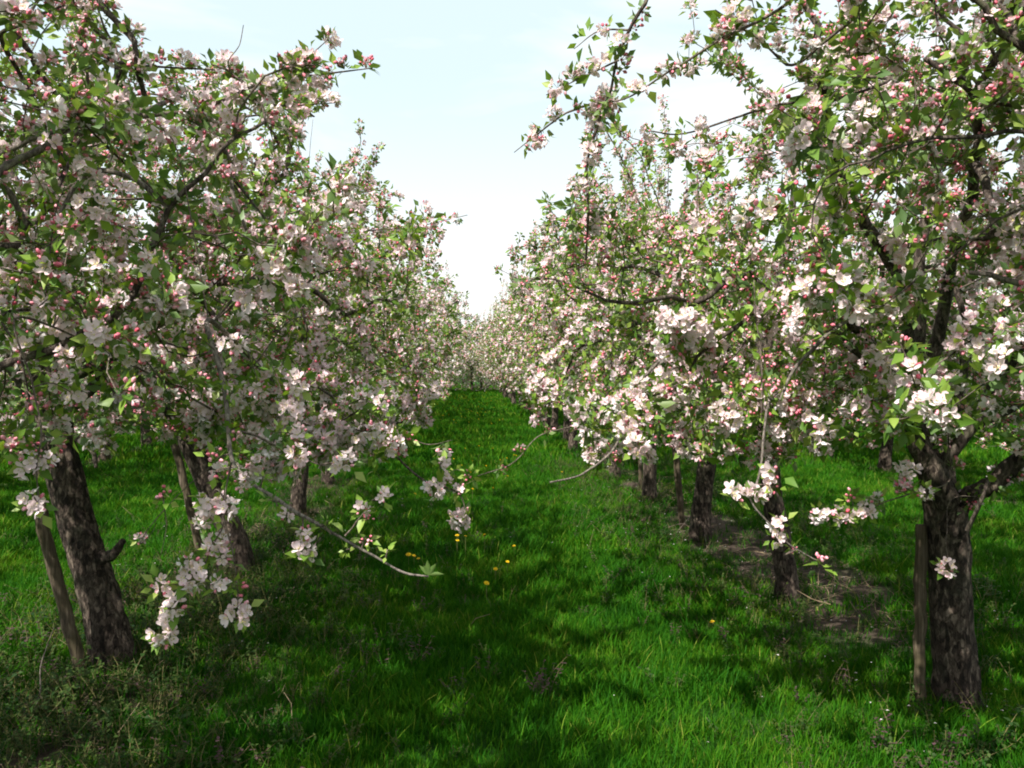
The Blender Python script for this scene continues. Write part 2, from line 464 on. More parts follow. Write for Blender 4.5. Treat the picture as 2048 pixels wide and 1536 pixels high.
def bud_arr(rng, lod, size=None):
    b = Buf()
    r = size or rng.uniform(0.0050, 0.0078)
    L = r * rng.uniform(1.1, 1.35)
    k = 6 if lod == 0 else (4 if lod == 1 else 3)
    rings = [(-0.9, 0.35), (-0.1, 1.0), (0.65, 0.72)] if lod == 0 else [(0.0, 1.0)]
    v = [[0, 0, -L]]
    for z, q in rings:
        for i in range(k):
            a = i * 2 * math.pi / k + z
            v.append([math.cos(a) * r * q, math.sin(a) * r * q, z * L])
    v.append([0, 0, L * 1.1])
    n = len(rings); f = []
    for i in range(k):
        f.append([0, 1 + (i + 1) % k, 1 + i])
        for g in range(n - 1):
            a, c = 1 + g * k, 1 + (g + 1) * k
            f += [[a + i, a + (i + 1) % k, c + (i + 1) % k], [a + i, c + (i + 1) % k, c + i]]
        f.append([1 + (n - 1) * k + i, 1 + (n - 1) * k + (i + 1) % k, len(v) - 1])
    b.add(v, f, 0, np.clip(rng.uniform(0.1, 0.9) + np.linspace(.1, -.15, len(v)), 0, 1))
    return b.arrays()


def leaf_arr(rng, lod, L=None, tint=None):
    """leaf lying along +X from the origin, upper side +Z"""
    L = L or rng.uniform(0.027, 0.050)
    w = L * rng.uniform(0.24, 0.31)
    fold = rng.uniform(0.15, 0.55) * w
    droop = rng.uniform(-0.1, 0.35) * L
    t = tint if tint is not None else float(np.clip(rng.normal(0.56, 0.2), 0, 1))
    if lod == 0:
        xs = [0, .28, .62, 1.0]; ws = [0.05, .95, .85, 0.0]
        v, tt = [], []
        for x, q in zip(xs, ws):
            z = -droop * x * x
            v += [[x * L, 0, z], [x * L, w * q, z + fold * q], [x * L, -w * q, z + fold * q]]
            tt += [t + .12, t, t]
        f = []
        for i in range(3):
            a, c = i * 3, (i + 1) * 3
            f += [[a, c, c + 1], [a, c + 1, a + 1], [a, c + 2, c], [a, a + 2, c + 2]]
        f = f[:8] + [[6, 9, 7], [6, 8, 9]]
        tt = np.clip(tt, 0, 1)
    else:
        v = [[0, 0, 0], [L * .45, w, fold - droop * .2], [L, 0, -droop], [L * .45, -w, fold - droop * .2]]
        f = [[0, 2, 1], [0, 3, 2]]; tt = [t] * 4
        if lod == 1:
            v.append([L * .5, 0, -droop * .2]); tt.append(t)
            f = [[0, 4, 1], [4, 2, 1], [0, 3, 4], [4, 3, 2]]
    b = Buf(); b.add(v, f, 0, np.array(tt, np.float32))
    return b.arrays()


def put(buf, arr, R, p, s=1.0, matmap=None):
    v, f, m, t = arr
    mm = m if matmap is None else np.array(matmap, np.int32)[m]
    buf.add((v * s) @ R.T + p, f, mm, t)


# cluster: slots 0 petal, 1 stamen, 2 bud, 3 stalk.  rosette: slot 0 leaf
CL_MATS = ('petal', 'stamen', 'bud', 'stalk')


def cluster_layout(rng, kind):
    """where each flower and bud of one truss sits: list of (what, position, direction, scale, pink)"""
    nf, nb = {'open': (rng.integers(6, 9), rng.integers(1, 4)), 'half': (rng.integers(2, 4), rng.integers(3, 6)),
              'bud': (rng.integers(0, 2), rng.integers(5, 9))}[kind]
    items = []
    n = nf + nb
    for i in range(n):
        a = i * 2.39996 + rng.uniform(-.4, .4)
        tilt = (0.15 + 1.15 * math.sqrt((i + .3) / n)) if kind != 'bud' else (0.1 + 0.8 * math.sqrt((i + .3) / n))
        d = np.array([math.sin(tilt) * math.cos(a), math.sin(tilt) * math.sin(a), math.cos(tilt)])
        is_f = i < nf
        L = rng.uniform(0.019, 0.036) if is_f else rng.uniform(0.020, 0.040)
        items.append(('flower' if is_f else 'bud', d * L, unit(d + rng.normal(0, .38, 3)), rng.uniform(.88, 1.12), float(np.clip(rng.normal(0.31 if kind == 'open' else 0.68, .22), 0.04, .95))))
    return items


def cluster_arr(rng, lod, kind):
    b = Buf()
    for what, p, d, s, pink in cluster_layout(rng, kind):
        R = basis(d, rng.uniform(0, 6.28))
        if what == 'flower':
            put(b, flower_arr(rng, lod, rng.uniform(.6, 1.0), pink), R, p, s, (0, 1, 2, 3))
        else:
            put(b, bud_arr(rng, lod), R, p, s, (2, 2, 2, 2))
        if lod == 0:
            tube(b, [np.zeros(3), p * .5 + [0, 0, .002], p], [.0008, .0008, .0011], 3, 3, .4)
    return b.arrays()


def rosette_arr(rng, lod):
    b = Buf()
    n = int(rng.integers(8, 13)) if lod < 2 else int(rng.integers(5, 8))
    for i in range(n):
        a = i * 2.39996 + rng.uniform(-.5, .5)
        el = rng.uniform(-0.35, 1.15)
        x = np.array([math.cos(a) * math.cos(el), math.sin(a) * math.cos(el), math.sin(el)])
        y = unit(np.cross([0, 0, 1], x) + rng.normal(0, .45, 3)); z = unit(np.cross(x, y)); y = np.cross(z, x)
        p = x * rng.uniform(.004, .034)
        put(b, leaf_arr(rng, lod), np.stack([x, y, z], 1), p, 1.0 if lod < 2 else 1.25)
    return b.arrays()


TR = np.random.default_rng(5)
KINDS_ = ['open'] * 5 + ['half'] * 3 + ['bud'] * 3
CLUSTERS = {lod: [cluster_arr(TR, lod, k) for k in KINDS_] for lod in (0, 1, 2)}
KIND_IDX = {'open': [0, 1, 2, 3, 4], 'half': [5, 6, 7], 'bud': [8, 9, 10]}
ROSETTES = {lod: [rosette_arr(TR, lod) for _ in range(8)] for lod in (0, 1, 2)}
CL_MESH = {lod: [make_mesh("blossom_cluster", a, CL_MATS) for a in CLUSTERS[lod]] for lod in (0, 1)}
FLOWER_MESH = [make_mesh("flower", flower_arr(TR, 0, TR.uniform(.7, 1), float(p)), ('petal', 'stamen')) for p in (0.03, .1, .18, .28, .4, .6)]
BUD_MESH = [make_mesh("bud", bud_arr(TR, 0), ('bud',)) for _ in range(4)]
LEAF_MESH = [make_mesh("leaf", leaf_arr(TR, 0), ('leaf',)) for _ in range(8)]
LAYOUTS = [(k, cluster_layout(TR, k)) for k in KINDS_]


def stalk_mesh(layout):
    b = Buf()
    for what, p, d, s, pink in layout:
        tube(b, [np.zeros(3), p * .5 + [0, 0, .002], p], [.0009, .0009, .0012], 3, 0, .4)
    return make_mesh("flower_stalks", b.arrays(), ('stalk',))


STALK_MESH = [stalk_mesh(l) for _, l in LAYOUTS]


def join_many(arrs, idx, R, p, s):
    """many transformed copies of a few templates as arrays, without a Python loop over copies"""
    out = Buf()
    for k, arr in enumerate(arrs):
        sel = np.where(idx == k)[0]
        if not len(sel): continue
        v, f, m, t = arr
        V = np.einsum('nij,vj->nvi', R[sel], v) * s[sel, None, None] + p[sel, None, :]
        n, nv = len(sel), len(v)
        Fc = (f[None] + (np.arange(n) * nv)[:, None, None]).reshape(-1, 3)
        tt = np.clip(np.tile(t, n) + np.repeat(RNG.uniform(-.13, .13, n), nv), 0, 1)
        out.add(V.reshape(-1, 3), Fc, np.tile(m, n), tt)
    return out.arrays()


def place(o, R, p, s):
    m = Matrix(((R[0, 0] * s, R[0, 1] * s, R[0, 2] * s, p[0]), (R[1, 0] * s, R[1, 1] * s, R[1, 2] * s, p[1]), (R[2, 0] * s, R[2, 1] * s, R[2, 2] * s, p[2]), (0, 0, 0, 1)))
    o.matrix_basis = m


# ------------------------------------------------------------------ how a tree grows
SKY_POLY = [(400, -300), (395, 0), (430, 95), (560, 105), (640, 95), (700, 140), (660, 215), (590, 265), (600, 330), (665, 345), (685, 262), (745, 290), (760, 370),
            (835, 405), (880, 445), (865, 500), (905, 555), (935, 600), (955, 612), (985, 560), (1000, 500), (1065, 445), (1085, 375), (1140, 345), (1150, 262),
            (1110, 245), (1105, 190), (1160, 100), (1180, 0), (1180, -300)]
GAPS = [[(1245, 215), (1330, 170), (1470, 165), (1500, 215), (1440, 240), (1350, 285), (1290, 260)],
        [(1570, 90), (1640, 100), (1640, 185), (1570, 195)], [(1318, 320), (1352, 315), (1362, 400), (1335, 440)],
        [(1420, 250), (1480, 245), (1500, 320), (1450, 340)], [(300, 20), (360, 20), (360, 90), (310, 100)], [(480, 270), (580, 285), (600, 320), (520, 330)]]
LOW = [(-400, 860), (0, 875), (120, 835), (300, 835), (420, 865), (560, 890), (700, 890), (790, 860), (860, 790), (960, 730), (1010, 770), (1100, 835),
       (1250, 850), (1420, 860), (1560, 880), (1700, 860), (1800, 850), (1900, 815), (2048, 860), (2500, 870)]
LOWX, LOWY = np.array([p[0] for p in LOW]), np.array([p[1] for p in LOW]) + 38.0


def in_sky(w):
    px, py, d = project(w)
    return (d > 0.2) & in_poly(px, py, SKY_POLY)


def allowed(w, near=2.05, low_to=30.0):
    px, py, d = project(w)
    front = d > 0.2
    ok = ~(front & in_poly(px, py, SKY_POLY))
    for g in GAPS:
        ok &= ~(front & in_poly(px, py, g))
    airy = front & (px > 1180) & (px < 1640) & (py < 420) & (py > -50)
    ok &= ~(airy & (vnoise(px, py, .016, 3) * .6 + vnoise(px, py, .045, 5) * .4 > .31 + .25 * np.clip((px - 1400) / 260, 0, 1)))
    airy = front & (px < 400) & (px > 200) & (py < 160)
    ok &= ~(airy & (vnoise(px, py, .02, 6) > .50))
    ok &= ~(front & (w[:, 0] < .2) & (px > 930) & (py < 900) & (d < 12))
    ok &= ~(front & (w[:, 0] > .2) & (px < 990) & (py < 900) & (d < 12))
    ok &= ~(front & (d < low_to) & (py > np.interp(px, LOWX, LOWY) + 40 * (vnoise(px, py, .02, 4) - .5)) & (w[:, 1] > 1.2))
    infr = front & (px > -150) & (px < 2200) & (py > -150) & (py < 1600)
    ok &= ~(infr & (d < near))
    return ok


class Skeleton:
    def __init__(self):
        self.p, self.par, self.limb = [], [], []

    def add(self, p, par, limb):
        self.p.append(np.asarray(p, float)); self.par.append(par); self.limb.append(limb)
        return len(self.p) - 1


def colonise(sk, start, att, rng, guard=False, step=0.09, infl=1.0, kill=0.13, iters=90, droop=0.05):
    N = len(sk.p)
    cap = N + 9000
    pos = np.zeros((cap, 3)); pos[:N] = np.array(sk.p)
    par = np.full(cap, -1); limb = np.zeros(cap, int); kids = np.zeros(cap, int)
    par[:N] = sk.par; limb[:N] = sk.limb
    D = np.full(len(att), 1e9); I = np.zeros(len(att), int)
    def upd(lo, hi):
        nonlocal D, I
        if hi <= lo: return
        d = np.linalg.norm(att[:, None, :] - pos[None, lo:hi, :], axis=2)
        j = d.argmin(1); dm = d[np.arange(len(att)), j]
        b = dm < D; D[b] = dm[b]; I[b] = j[b] + lo
    upd(start, N)
    alive = np.ones(len(att), bool)
    for it in range(iters):
        alive &= D > kill
        act = alive & (D < infl)
        if not act.any():
            if not alive.any(): break
            infl *= 1.5
            if infl > 6: break
            continue
        ids = I[act]; dirs = unit(att[act] - pos[ids])
        un, inv = np.unique(ids, return_inverse=True)
        s = np.zeros((len(un), 3)); np.add.at(s, inv, dirs)
        s = unit(s) + rng.normal(0, .24, s.shape); s[:, 2] -= droop
        back = pos[un] - pos[np.maximum(par[un], 0)]
        s = unit(unit(s) + 0.45 * unit(back))
        ok = kids[un] < 3
        un, s = un[ok], s[ok]
        if not len(un): break
        k = len(un)
        if N + k > cap: break
        if guard:
            good = ~in_sky(pos[un] + s * step)
            un, s = un[good], s[good]; k = len(un)
            if not k: break
        pos[N:N + k] = pos[un] + s * step; par[N:N + k] = un; limb[N:N + k] = limb[un]; kids[un] += 1
        upd(N, N + k); N += k
    return pos[:N], par[:N], limb[:N]


def crown_points(rng, n, centre, rad, local=False, z0=1.0):
    out = []
    got = 0
    while got < n:
        q = rng.normal(0, 1, (n * 2, 3)); q = unit(q) * (rng.uniform(0, 1, (n * 2, 1)) ** 0.42)
        # uneven outline: reach differs by direction
        lob = 0.80 + 0.45 * vnoise(np.arctan2(q[:, 1], q[:, 0]) * 1.3, q[:, 2] * 1.6, 1.6, int(abs(centre[0] * 31 + centre[1] * 17)) % 97)
        w = np.array(centre) + q * np.array(rad) * lob[:, None]
        w = w[w[:, 2] > z0]
        if not local: w = w[allowed(w)]
        # clumps, so that gaps open between sprays
        c = vnoise(w[:, 0] + w[:, 2] * .7, w[:, 1] - w[:, 2] * .5, 3.2, 8)
        w = w[rng.uniform(0, 1, len(w)) < 0.35 + 0.9 * c]
        out.append(w); got += len(w)
        if len(out) > 40: break
    return np.vstack(out)[:n]


class Tree:
    """the woody frame plus the list of spurs (place, direction, kind)"""
    def __init__(self, seed):
        self.rng = np.random.default_rng(seed)
        self.sk = Skeleton()
        self.trunk_pts = self.trunk_rad = None
        self.extra = []          # (points, radii, material) : branches traced one by one
        self.spurs = []          # (p, d, kind, size)
        self.shoots = []

    def set_trunk(self, pts, rad):
        q = catmull(pts, 10); t = np.linspace(0, 1, len(rad)); self.trunk_rad = np.interp(np.linspace(0, 1, len(q)), t, rad); self.trunk_pts = q

    def limbs(self, ends, mid_lift=0.15, start_frac=0.72):
        """ends: points the main limbs reach; they leave the trunk near its top"""
        base = None
        ids = []
        n = len(self.trunk_pts)
        prev = -1
        for i in range(n):
            prev = self.sk.add(self.trunk_pts[i], prev, -1); ids.append(prev)
        for k, e in enumerate(ends):
            if isinstance(e, list):
                line = [np.array(q, float) for q in e]
                s = ids[int(np.argmin([np.linalg.norm(self.sk.p[i] - line[0]) for i in ids]))]
                pts = catmull([self.sk.p[s]] + line, 6)
            else:
                s = ids[min(n - 1, int(n * self.rng.uniform(start_frac, 1.0)))]
                a, b = self.sk.p[s], np.array(e, float)
                m1 = a + (b - a) * .35 + [0, 0, mid_lift * self.rng.uniform(.3, 1.2)] + self.rng.normal(0, .05, 3)
                m2 = a + (b - a) * .7 + [0, 0, mid_lift * self.rng.uniform(.2, 1)] + self.rng.normal(0, .06, 3)
                pts = catmull([a, m1, m2, b], 5)
            p = s
            for q in pts[1:]:
                if getattr(self, 'guard', False) and in_sky(np.array([q]))[0]: break
                p = self.sk.add(q + self.rng.normal(0, .008, 3), p, k)
        self.n_limbs = len(ends)
        self.n_trunk = n

    def grow(self, att, step=.09, kill=.13, droop=.05, guard=False, cap=.055):
        self.pos, self.par, self.limb = colonise(self.sk, max(0, self.n_trunk - 3), att, self.rng, guard=guard, step=step, kill=kill, droop=droop)
        N = len(self.pos)
        tips = np.zeros(N)
        child = [[] for _ in range(N)]
        for i in range(N):
            if self.par[i] >= 0: child[self.par[i]].append(i)
        for i in range(N - 1, -1, -1):
            if not child[i]: tips[i] = 1
            if self.par[i] >= 0: tips[self.par[i]] += tips[i]
        self.tips, self.child = tips, child
        self.rad = 0.0021 * np.power(tips, 0.52)
        self.rad = np.minimum(self.rad, cap)

    def chains(self):
        out = []
        heads = [i for i in range(len(self.pos)) if self.par[i] >= 0 and self.limb[i] >= 0 and (self.limb[self.par[i]] < 0 or i != max(self.child[self.par[i]], key=lambda c: self.tips[c]))]
        for h in heads:
            c = [self.par[h], h]
            while self.child[c[-1]]:
                c.append(max(self.child[c[-1]], key=lambda q: self.tips[q]))
            out.append(c)
        return out

    def leaf_out(self, centre, density=0.8, rmax=.011, kinds=(.37, .31, .32), up=0.35, extra_tips=1.0, cull=None):
        rng = self.rng
        c0 = np.array(centre, float)
        for i in range(len(self.pos)):
            if self.limb[i] < 0 or self.rad[i] > rmax or self.par[i] < 0: continue
            tip = not self.child[i]
            if not tip and rng.uniform() > density: continue
            for _ in range(2 if (tip or rng.uniform() < .25 * extra_tips) else 1):
                out = unit(self.pos[i] - c0)
                side = rng.normal(0, 1, 3)
                d = unit(out * .75 + side * .55 + np.array([0, 0, up]))
                p = self.pos[i] + (self.pos[self.par[i]] - self.pos[i]) * rng.uniform(0, 1) + d * rng.uniform(.004, .03)
                v = float(vnoise(p[0] + p[2] * .8, p[1] - p[2] * .6, 2.4, 33)) - .5
                kk = np.clip(np.array(kinds) + np.array([-.75, .1, .65]) * v, .03, 1)
                k = rng.choice(3, p=kk / kk.sum())
                self.spurs.append((p, d, k, rng.uniform(.82, 1.12)))

    def line(self, pts, r0, r1, mat='branch', spur_every=None, n=6, kinds=(.5, .25, .25), join=True, from_t=0.0, spur_scale=1.0, wob=.006):
        """a branch along given points, joined to the nearest wood of this tree"""
        pts = [np.asarray(p, float) for p in pts]
        if join and hasattr(self, 'pos'):
            cand = np.where((self.limb >= 0) & (self.rad > r0 * .7))[0]
            if not len(cand): cand = np.arange(len(self.pos))
            j = cand[np.argmin(np.linalg.norm(self.pos[cand] - pts[0], axis=1))]
            a = self.pos[j]
            if np.linalg.norm(a - pts[0]) > .03:
                pts = [a, a * .5 + pts[0] * .5 + np.array([0, 0, .03])] + pts if np.linalg.norm(a - pts[0]) > .2 else [a] + pts
        q = catmull(pts, n)
        kn = max(3, len(q) // 4)
        wv = self.rng.normal(0, wob * 1.3, (kn, 3)); wv[0] = wv[-1] = 0
        q = q + np.stack([np.interp(np.linspace(0, kn - 1, len(q)), np.arange(kn), wv[:, k]) for k in range(3)], 1)
        r = np.linspace(r0, r1, len(q)) * (1 + self.rng.uniform(-.12, .12, len(q)))
        self.extra.append((q, r, mat))
        if spur_every:
            L = np.r_[0, np.cumsum(np.linalg.norm(np.diff(q, axis=0), axis=1))]
            s = L[-1] * from_t
            while s < L[-1]:
                p = np.array([np.interp(s, L, q[:, k]) for k in range(3)])
                d = unit(self.rng.normal(0, .8, 3) + [0, 0, .45])
                self.spurs.append((p + d * .012, d, self.rng.choice(3, p=kinds), self.rng.uniform(.8, 1.1) * spur_scale) + ((True,) if self.rng.uniform() < .6 else ()))
                s += spur_every * self.rng.uniform(.6, 1.5)
        return q

    def shoot(self, base, top, spur=.045, kinds=(.45, .25, .3)):
        base, top = np.array(base, float), np.array(top, float)
        m = base * .5 + top * .5 + self.rng.normal(0, .04, 3)
        self.line([base, m, top], .0065, .0016, 'twig', spur, 7, kinds, spur_scale=.85)

    def cluster(self, px, py, d, kind, size=1.0, face=None):
        """one truss at a place seen in the photograph"""
        p = P(px, py, d)
        to_cam = unit(np.array([0, 0, CAM_H]) - p)
        dr = unit(to_cam * .7 + self.rng.normal(0, .35, 3) + np.array([0, 0, .15])) if face is None else unit(face)
        self.spurs.append((p - dr * .02, dr, kind, size * .98, True))
        self.hooks = getattr(self, 'hooks', []) + [p - dr * .02]


def sprays(t, n):
    """places where several trusses crowd together on one spur system"""
    rng = t.rng
    cam_side = unit(np.array([0, 0, CAM_H]) - np.array(t.centre))
    ids = [i for i in range(len(t.pos)) if t.limb[i] >= 0 and t.rad[i] < .009]
    sc = np.array([(t.pos[i] - np.array(t.centre)) @ cam_side for i in ids]) + rng.normal(0, .35, len(ids))
    air = np.array([0 if not (1150 < q[0] < 1640 and q[1] < 400) else 9 for q in np.stack(project(t.pos[ids])[:2], 1)])
    sc = sc - air
    for i in np.array(ids)[np.argsort(-sc)[:int(n * 2.2)]][rng.permutation(int(n * 2.2))[:n]]:
        out = unit(t.pos[i] - np.array(t.centre) + np.array([0, 0, .3]))
        for _ in range(int(rng.integers(2, 6))):
            d = unit(out + rng.normal(0, .45, 3))
            t.spurs.append((t.pos[i] + rng.normal(0, .028, 3) + d * .02, d, 0 if rng.uniform() < .85 else 1, rng.uniform(.95, 1.15)))


# ------------------------------------------------------------------ build a tree's objects from its frame
def spur_arrays(tree, sel):
    rng = tree.rng
    sp = [tree.spurs[i] for i in sel]
    p = np.array([s[0] for s in sp]).reshape(-1, 3)
    R = np.array([basis(s[1], rng.uniform(0, 6.28)) for s in sp]).reshape(-1, 3, 3)
    k = np.array([rng.choice(KIND_IDX[('open', 'half', 'bud')[s[2]]]) if s[2] < 3 else -1 for s in sp])
    s = np.array([q[3] for q in sp])
    return p, R, k, s


def build_tree(tree, root, lod, origin, parts=300, fine=0, leaf_parts=0, bare_share=0.22, centre=None):
    """trunk, branch (> twigs), blossom_cluster (> flower, bud, flower_stalks), leaf, plus the rest of leaves and blossoms as one part each"""
    rng = tree.rng
    o3 = np.asarray(origin, float)
    # trunk
    b = Buf()
    tube(b, tree.trunk_pts - o3, tree.trunk_rad, 22 if lod == 0 else 12, 0, .5, True, lump=.34 if lod == 0 else .3, rng=rng)
    link("trunk", make_mesh("trunk", b.arrays(), ('trunk',)), root)
    # limbs
    per = {}
    for c in tree.chains():
        per.setdefault(tree.limb[c[1]], []).append(c)
    for k, cs in sorted(per.items()):
        bb, tb = Buf(), Buf()
        cs.sort(key=lambda c: -tree.rad[c[1]])
        for q, c in enumerate(cs):
            r = tree.rad[c].copy(); r[0] = r[1]
            pts = tree.pos[c] - o3
            if q == 0:
                r = np.maximum(r, np.linspace(getattr(tree, "limb_r", .03), .002, len(r)))
                tube(bb, pts, r, 9 if lod == 0 else 6, 0, .5, lump=.25, rng=rng)
            else:
                if lod == 2 and r[1] < .003: continue
                tube(tb, pts, r, 5 if r[1] > .008 else 3, 0 if r[1] > .006 else 1, .5)
        br = link("branch", make_mesh("branch", bb.arrays(), ('branch',)), root)
        if tb.n:
            link("twigs", make_mesh("twigs", tb.arrays(), ('branch', 'twig')), br, kind="stuff")
    for q, r, mat in tree.extra:
        eb = Buf(); tube(eb, q - o3, r, 7 if r[0] > .006 else 4, 0, .5, True, lump=.2, rng=rng)
        link("branch", make_mesh("branch", eb.arrays(), (mat,)), root)
    if getattr(tree, 'hooks', None):
        wood = np.vstack([tree.pos] + [q for q, _, _ in tree.extra]); hb = Buf()
        for h in tree.hooks:
            dd_ = np.linalg.norm(wood - h, axis=1); up_ = dd_ + np.where(wood[:, 2] < h[2] - .02, .06, 0)
            w0 = wood[int(np.argmin(up_))]
            if np.linalg.norm(w0 - h) > .012:
                mid = w0 * .45 + h * .55 + rng.normal(0, .012, 3) + np.array([0, 0, .25 * np.linalg.norm(w0 - h)])
                tube(hb, catmull([w0, mid, h], 5) - o3, np.linspace(.0024, .0013, 11), 4, 0, .5)
                if np.linalg.norm(w0 - h) > .12:
                    tree.spurs.append((mid, unit(rng.normal(0, 1, 3) + [0, 0, .5]), 3, .7))
        if hb.n: link("twigs", make_mesh("twigs", hb.arrays(), ('twig',)), root, kind="stuff")
    # spurs
    p, R, k, s = spur_arrays(tree, range(len(tree.spurs)))
    bare = (rng.uniform(0, 1, len(p)) < bare_share * 2.4 * vnoise(p[:, 0] * 1.9 + p[:, 2], p[:, 1] * 1.9 - p[:, 2] * 1.3, 1.5, 71)) | (k < 0)
    bare &= ~np.array([len(q) > 4 for q in tree.spurs])
    hero = np.array([len(t) > 4 for t in tree.spurs]) if False else None
    px, py, d = project(p)
    vis = (d > .3) & (px > -20) & (px < 2068) & (py > -20) & (py < 1556)
    if centre is not None:   # trusses on the near side of the crown show, those behind do not
        c0 = np.asarray(centre, float)
        toward = unit(np.array([0, 0, CAM_H]) - c0)
        score = d - 0.6 * ((p - c0) @ toward)
    else:
        score = d.copy()
    score[np.array([len(q) > 4 for q in tree.spurs])] -= 50
    score[~vis] += 1000; score[bare] += 500; score[k < 0] += 5000
    order = np.argsort(score)
    single = [i for i in order[:parts] if score[i] < 400]
    sset = np.zeros(len(p), bool); sset[single] = True
    for n, i in enumerate(single):
        if n < fine:
            c = bpy.data.objects.new("blossom_cluster", STALK_MESH[k[i]]); COL.objects.link(c); c.parent = root
            place(c, R[i], p[i] - o3, s[i])
            for what, q, dr, sc, pink in LAYOUTS[k[i]][1]:
                f = bpy.data.objects.new(what, FLOWER_MESH[min(5, int(np.searchsorted((.06, .14, .23, .34, .5), pink)))] if what == 'flower' else BUD_MESH[int(rng.integers(4))])
                COL.objects.link(f); f.parent = c
                place(f, basis(dr, rng.uniform(0, 6.28)), q, sc)
        else:
            c = bpy.data.objects.new("blossom_cluster", CL_MESH[min(lod, 1)][k[i]]); COL.objects.link(c); c.parent = root
            place(c, R[i], p[i] - o3, s[i])
    rest = ~sset & ~bare & (k >= 0)
    if rest.any():
        arr = join_many(CLUSTERS[1], k[rest], R[rest], p[rest] - o3, s[rest])
        link("blossoms", make_mesh("blossoms", arr, CL_MATS), root, kind="stuff")
    # leaf rosettes under every truss
    ri = rng.integers(0, 8, len(p))
    ls = s * rng.uniform(.8, 1.15, len(p)) * np.where(bare, 1.2, 1.0)
    arr = join_many(ROSETTES[1], ri, R, p - o3 - np.einsum('nij,j->ni', R, [0, 0, .008]), ls)
    link("leaves", make_mesh("leaves", arr, ('leaf',)), root, kind="stuff")
    if leaf_parts:
        lo = [i for i in np.argsort(np.where(vis, d, 99)) if vis[i]][:leaf_parts]
        for i in lo:
            a = rng.uniform(0, 6.28); el = rng.uniform(-.2, .9)
            x = R[i] @ np.array([math.cos(a) * math.cos(el), math.sin(a) * math.cos(el), math.sin(el)])
            y = unit(np.cross([0, 0, 1.0], x)); z = np.cross(x, y)
            lf = bpy.data.objects.new("leaf", LEAF_MESH[int(rng.integers(8))]); COL.objects.link(lf); lf.parent = root
            place(lf, np.stack([x, y, z], 1), p[i] - o3 + x * .012, rng.uniform(.72, 1.05))


# ------------------------------------------------------------------ layout of the rows
def bend(y):
    """the rows drift a little to the right far down"""
    return 0.014 * np.maximum(0, np.asarray(y, float) - 10)


R_BASE = [G(1912, 1415), G(1578, 1200), G(1400, 1085), G(1312, 1005), G(1230, 958)]
L_BASE = [G(232, 1335), G(480, 1140), G(592, 1030)]
XR, XL = float(np.mean([q[0] for q in R_BASE[:3]])), float(np.mean([q[0] for q in L_BASE]))
STEP = 1.95
print("rows", XR, XL, [np.round(q, 2) for q in R_BASE], [np.round(q, 2) for q in L_BASE])

# ------------------------------------------------------------------ ground
def soil_mask(x, y):
    """bare or weedy strip under the trees, 0 grass .. 1 earth"""
    x, y = np.asarray(x, float), np.asarray(y, float)
    x = x - bend(y)
    n = fbm(x, y, 1.9, 2)
    r = np.exp(-((x - XR - .22) / .62) ** 2) * (0.62 + .75 * n)
    r *= np.clip((y - 3.6) / 1.2, 0.25, 1)
    r = np.maximum(r, (.55 + .6 * n) * 1.35 * np.exp(-((x - XR - .30) / .70) ** 2) * np.exp(-((y - 5.7) / 1.5) ** 2)) - .16 * (np.asarray(y) > 7.5)
    l = np.exp(-((x - XL + .05) / .75) ** 2) * (0.40 + .7 * n)
    o = np.zeros_like(x)
    for xx in (XL - 3.9, XR + 3.9, XL - 7.8, XR + 7.8):
        o = np.maximum(o, np.exp(-((x - xx) / .5) ** 2) * (.4 + .6 * n))
    return np.clip((np.maximum(np.maximum(r, l), o) - .42) * 2.6, 0, 1)


def height(x, y):
    x, y = np.asarray(x, float), np.asarray(y, float)
    return 0.05 * (fbm(x, y, .8, 9) - .5) + 0.03 * (vnoise(x, y, 2.7, 12) - .5)


def build_ground():
    xs = np.r_[-400, -150, -60, -30, np.arange(-16, 16.01, .16), 30, 60, 150, 400]
    ys = np.r_[-200, -60, -20, -8, np.arange(-3, 20, .16), np.arange(20, 70, 1.0), 90, 150, 300, 700]
    X, Y = np.meshgrid(xs, ys)
    v = np.stack([X, Y, height(X, Y)], -1).reshape(-1, 3)
    nx, ny = len(xs), len(ys)
    i = (np.arange(ny - 1)[:, None] * nx + np.arange(nx - 1)[None, :]).ravel()
    f = np.concatenate([np.stack([i, i + 1, i + nx + 1], 1), np.stack([i, i + nx + 1, i + nx], 1)])
    me = make_mesh("ground", (v, f, np.zeros(len(f), np.int32), np.zeros(len(v), np.float32)), ('ground',))
    a = me.attributes.new("soil", 'FLOAT', 'POINT'); a.data.foreach_set("value", soil_mask(v[:, 0], v[:, 1]).astype(np.float32))
    return link("ground", me, kind="structure")


build_ground()


# ------------------------------------------------------------------ foremost trees, grown to fit their places
def crown(t, x, y, n, zc=2.2, rad=(1.6, 1.2, 1.4), z0=.78):
    return crown_points(t.rng, n, (x, y, zc), rad, z0=z0)


def ring_limbs(t, x, y, n, reach=.8, zs=(1.7, 2.7), off=0.0):
    out = []
    for i in range(n):
        a = off + i * 2 * math.pi / n + t.rng.uniform(-.3, .3)
        for _ in range(12):
            e = np.array([x + math.cos(a) * reach * t.rng.uniform(.8, 1.25), y + math.sin(a) * reach * .8, t.rng.uniform(*zs)])
            if allowed(e[None])[0]: break
            a += .35
        out.append(e)
    out.append(np.array([x + t.rng.uniform(-.15, .15), y + t.rng.uniform(-.1, .1), 2.95]))
    return out


def depth_of(p):
    return float(project(np.array([p]))[2][0])


print("-- growing the foremost trees")
HERO = []


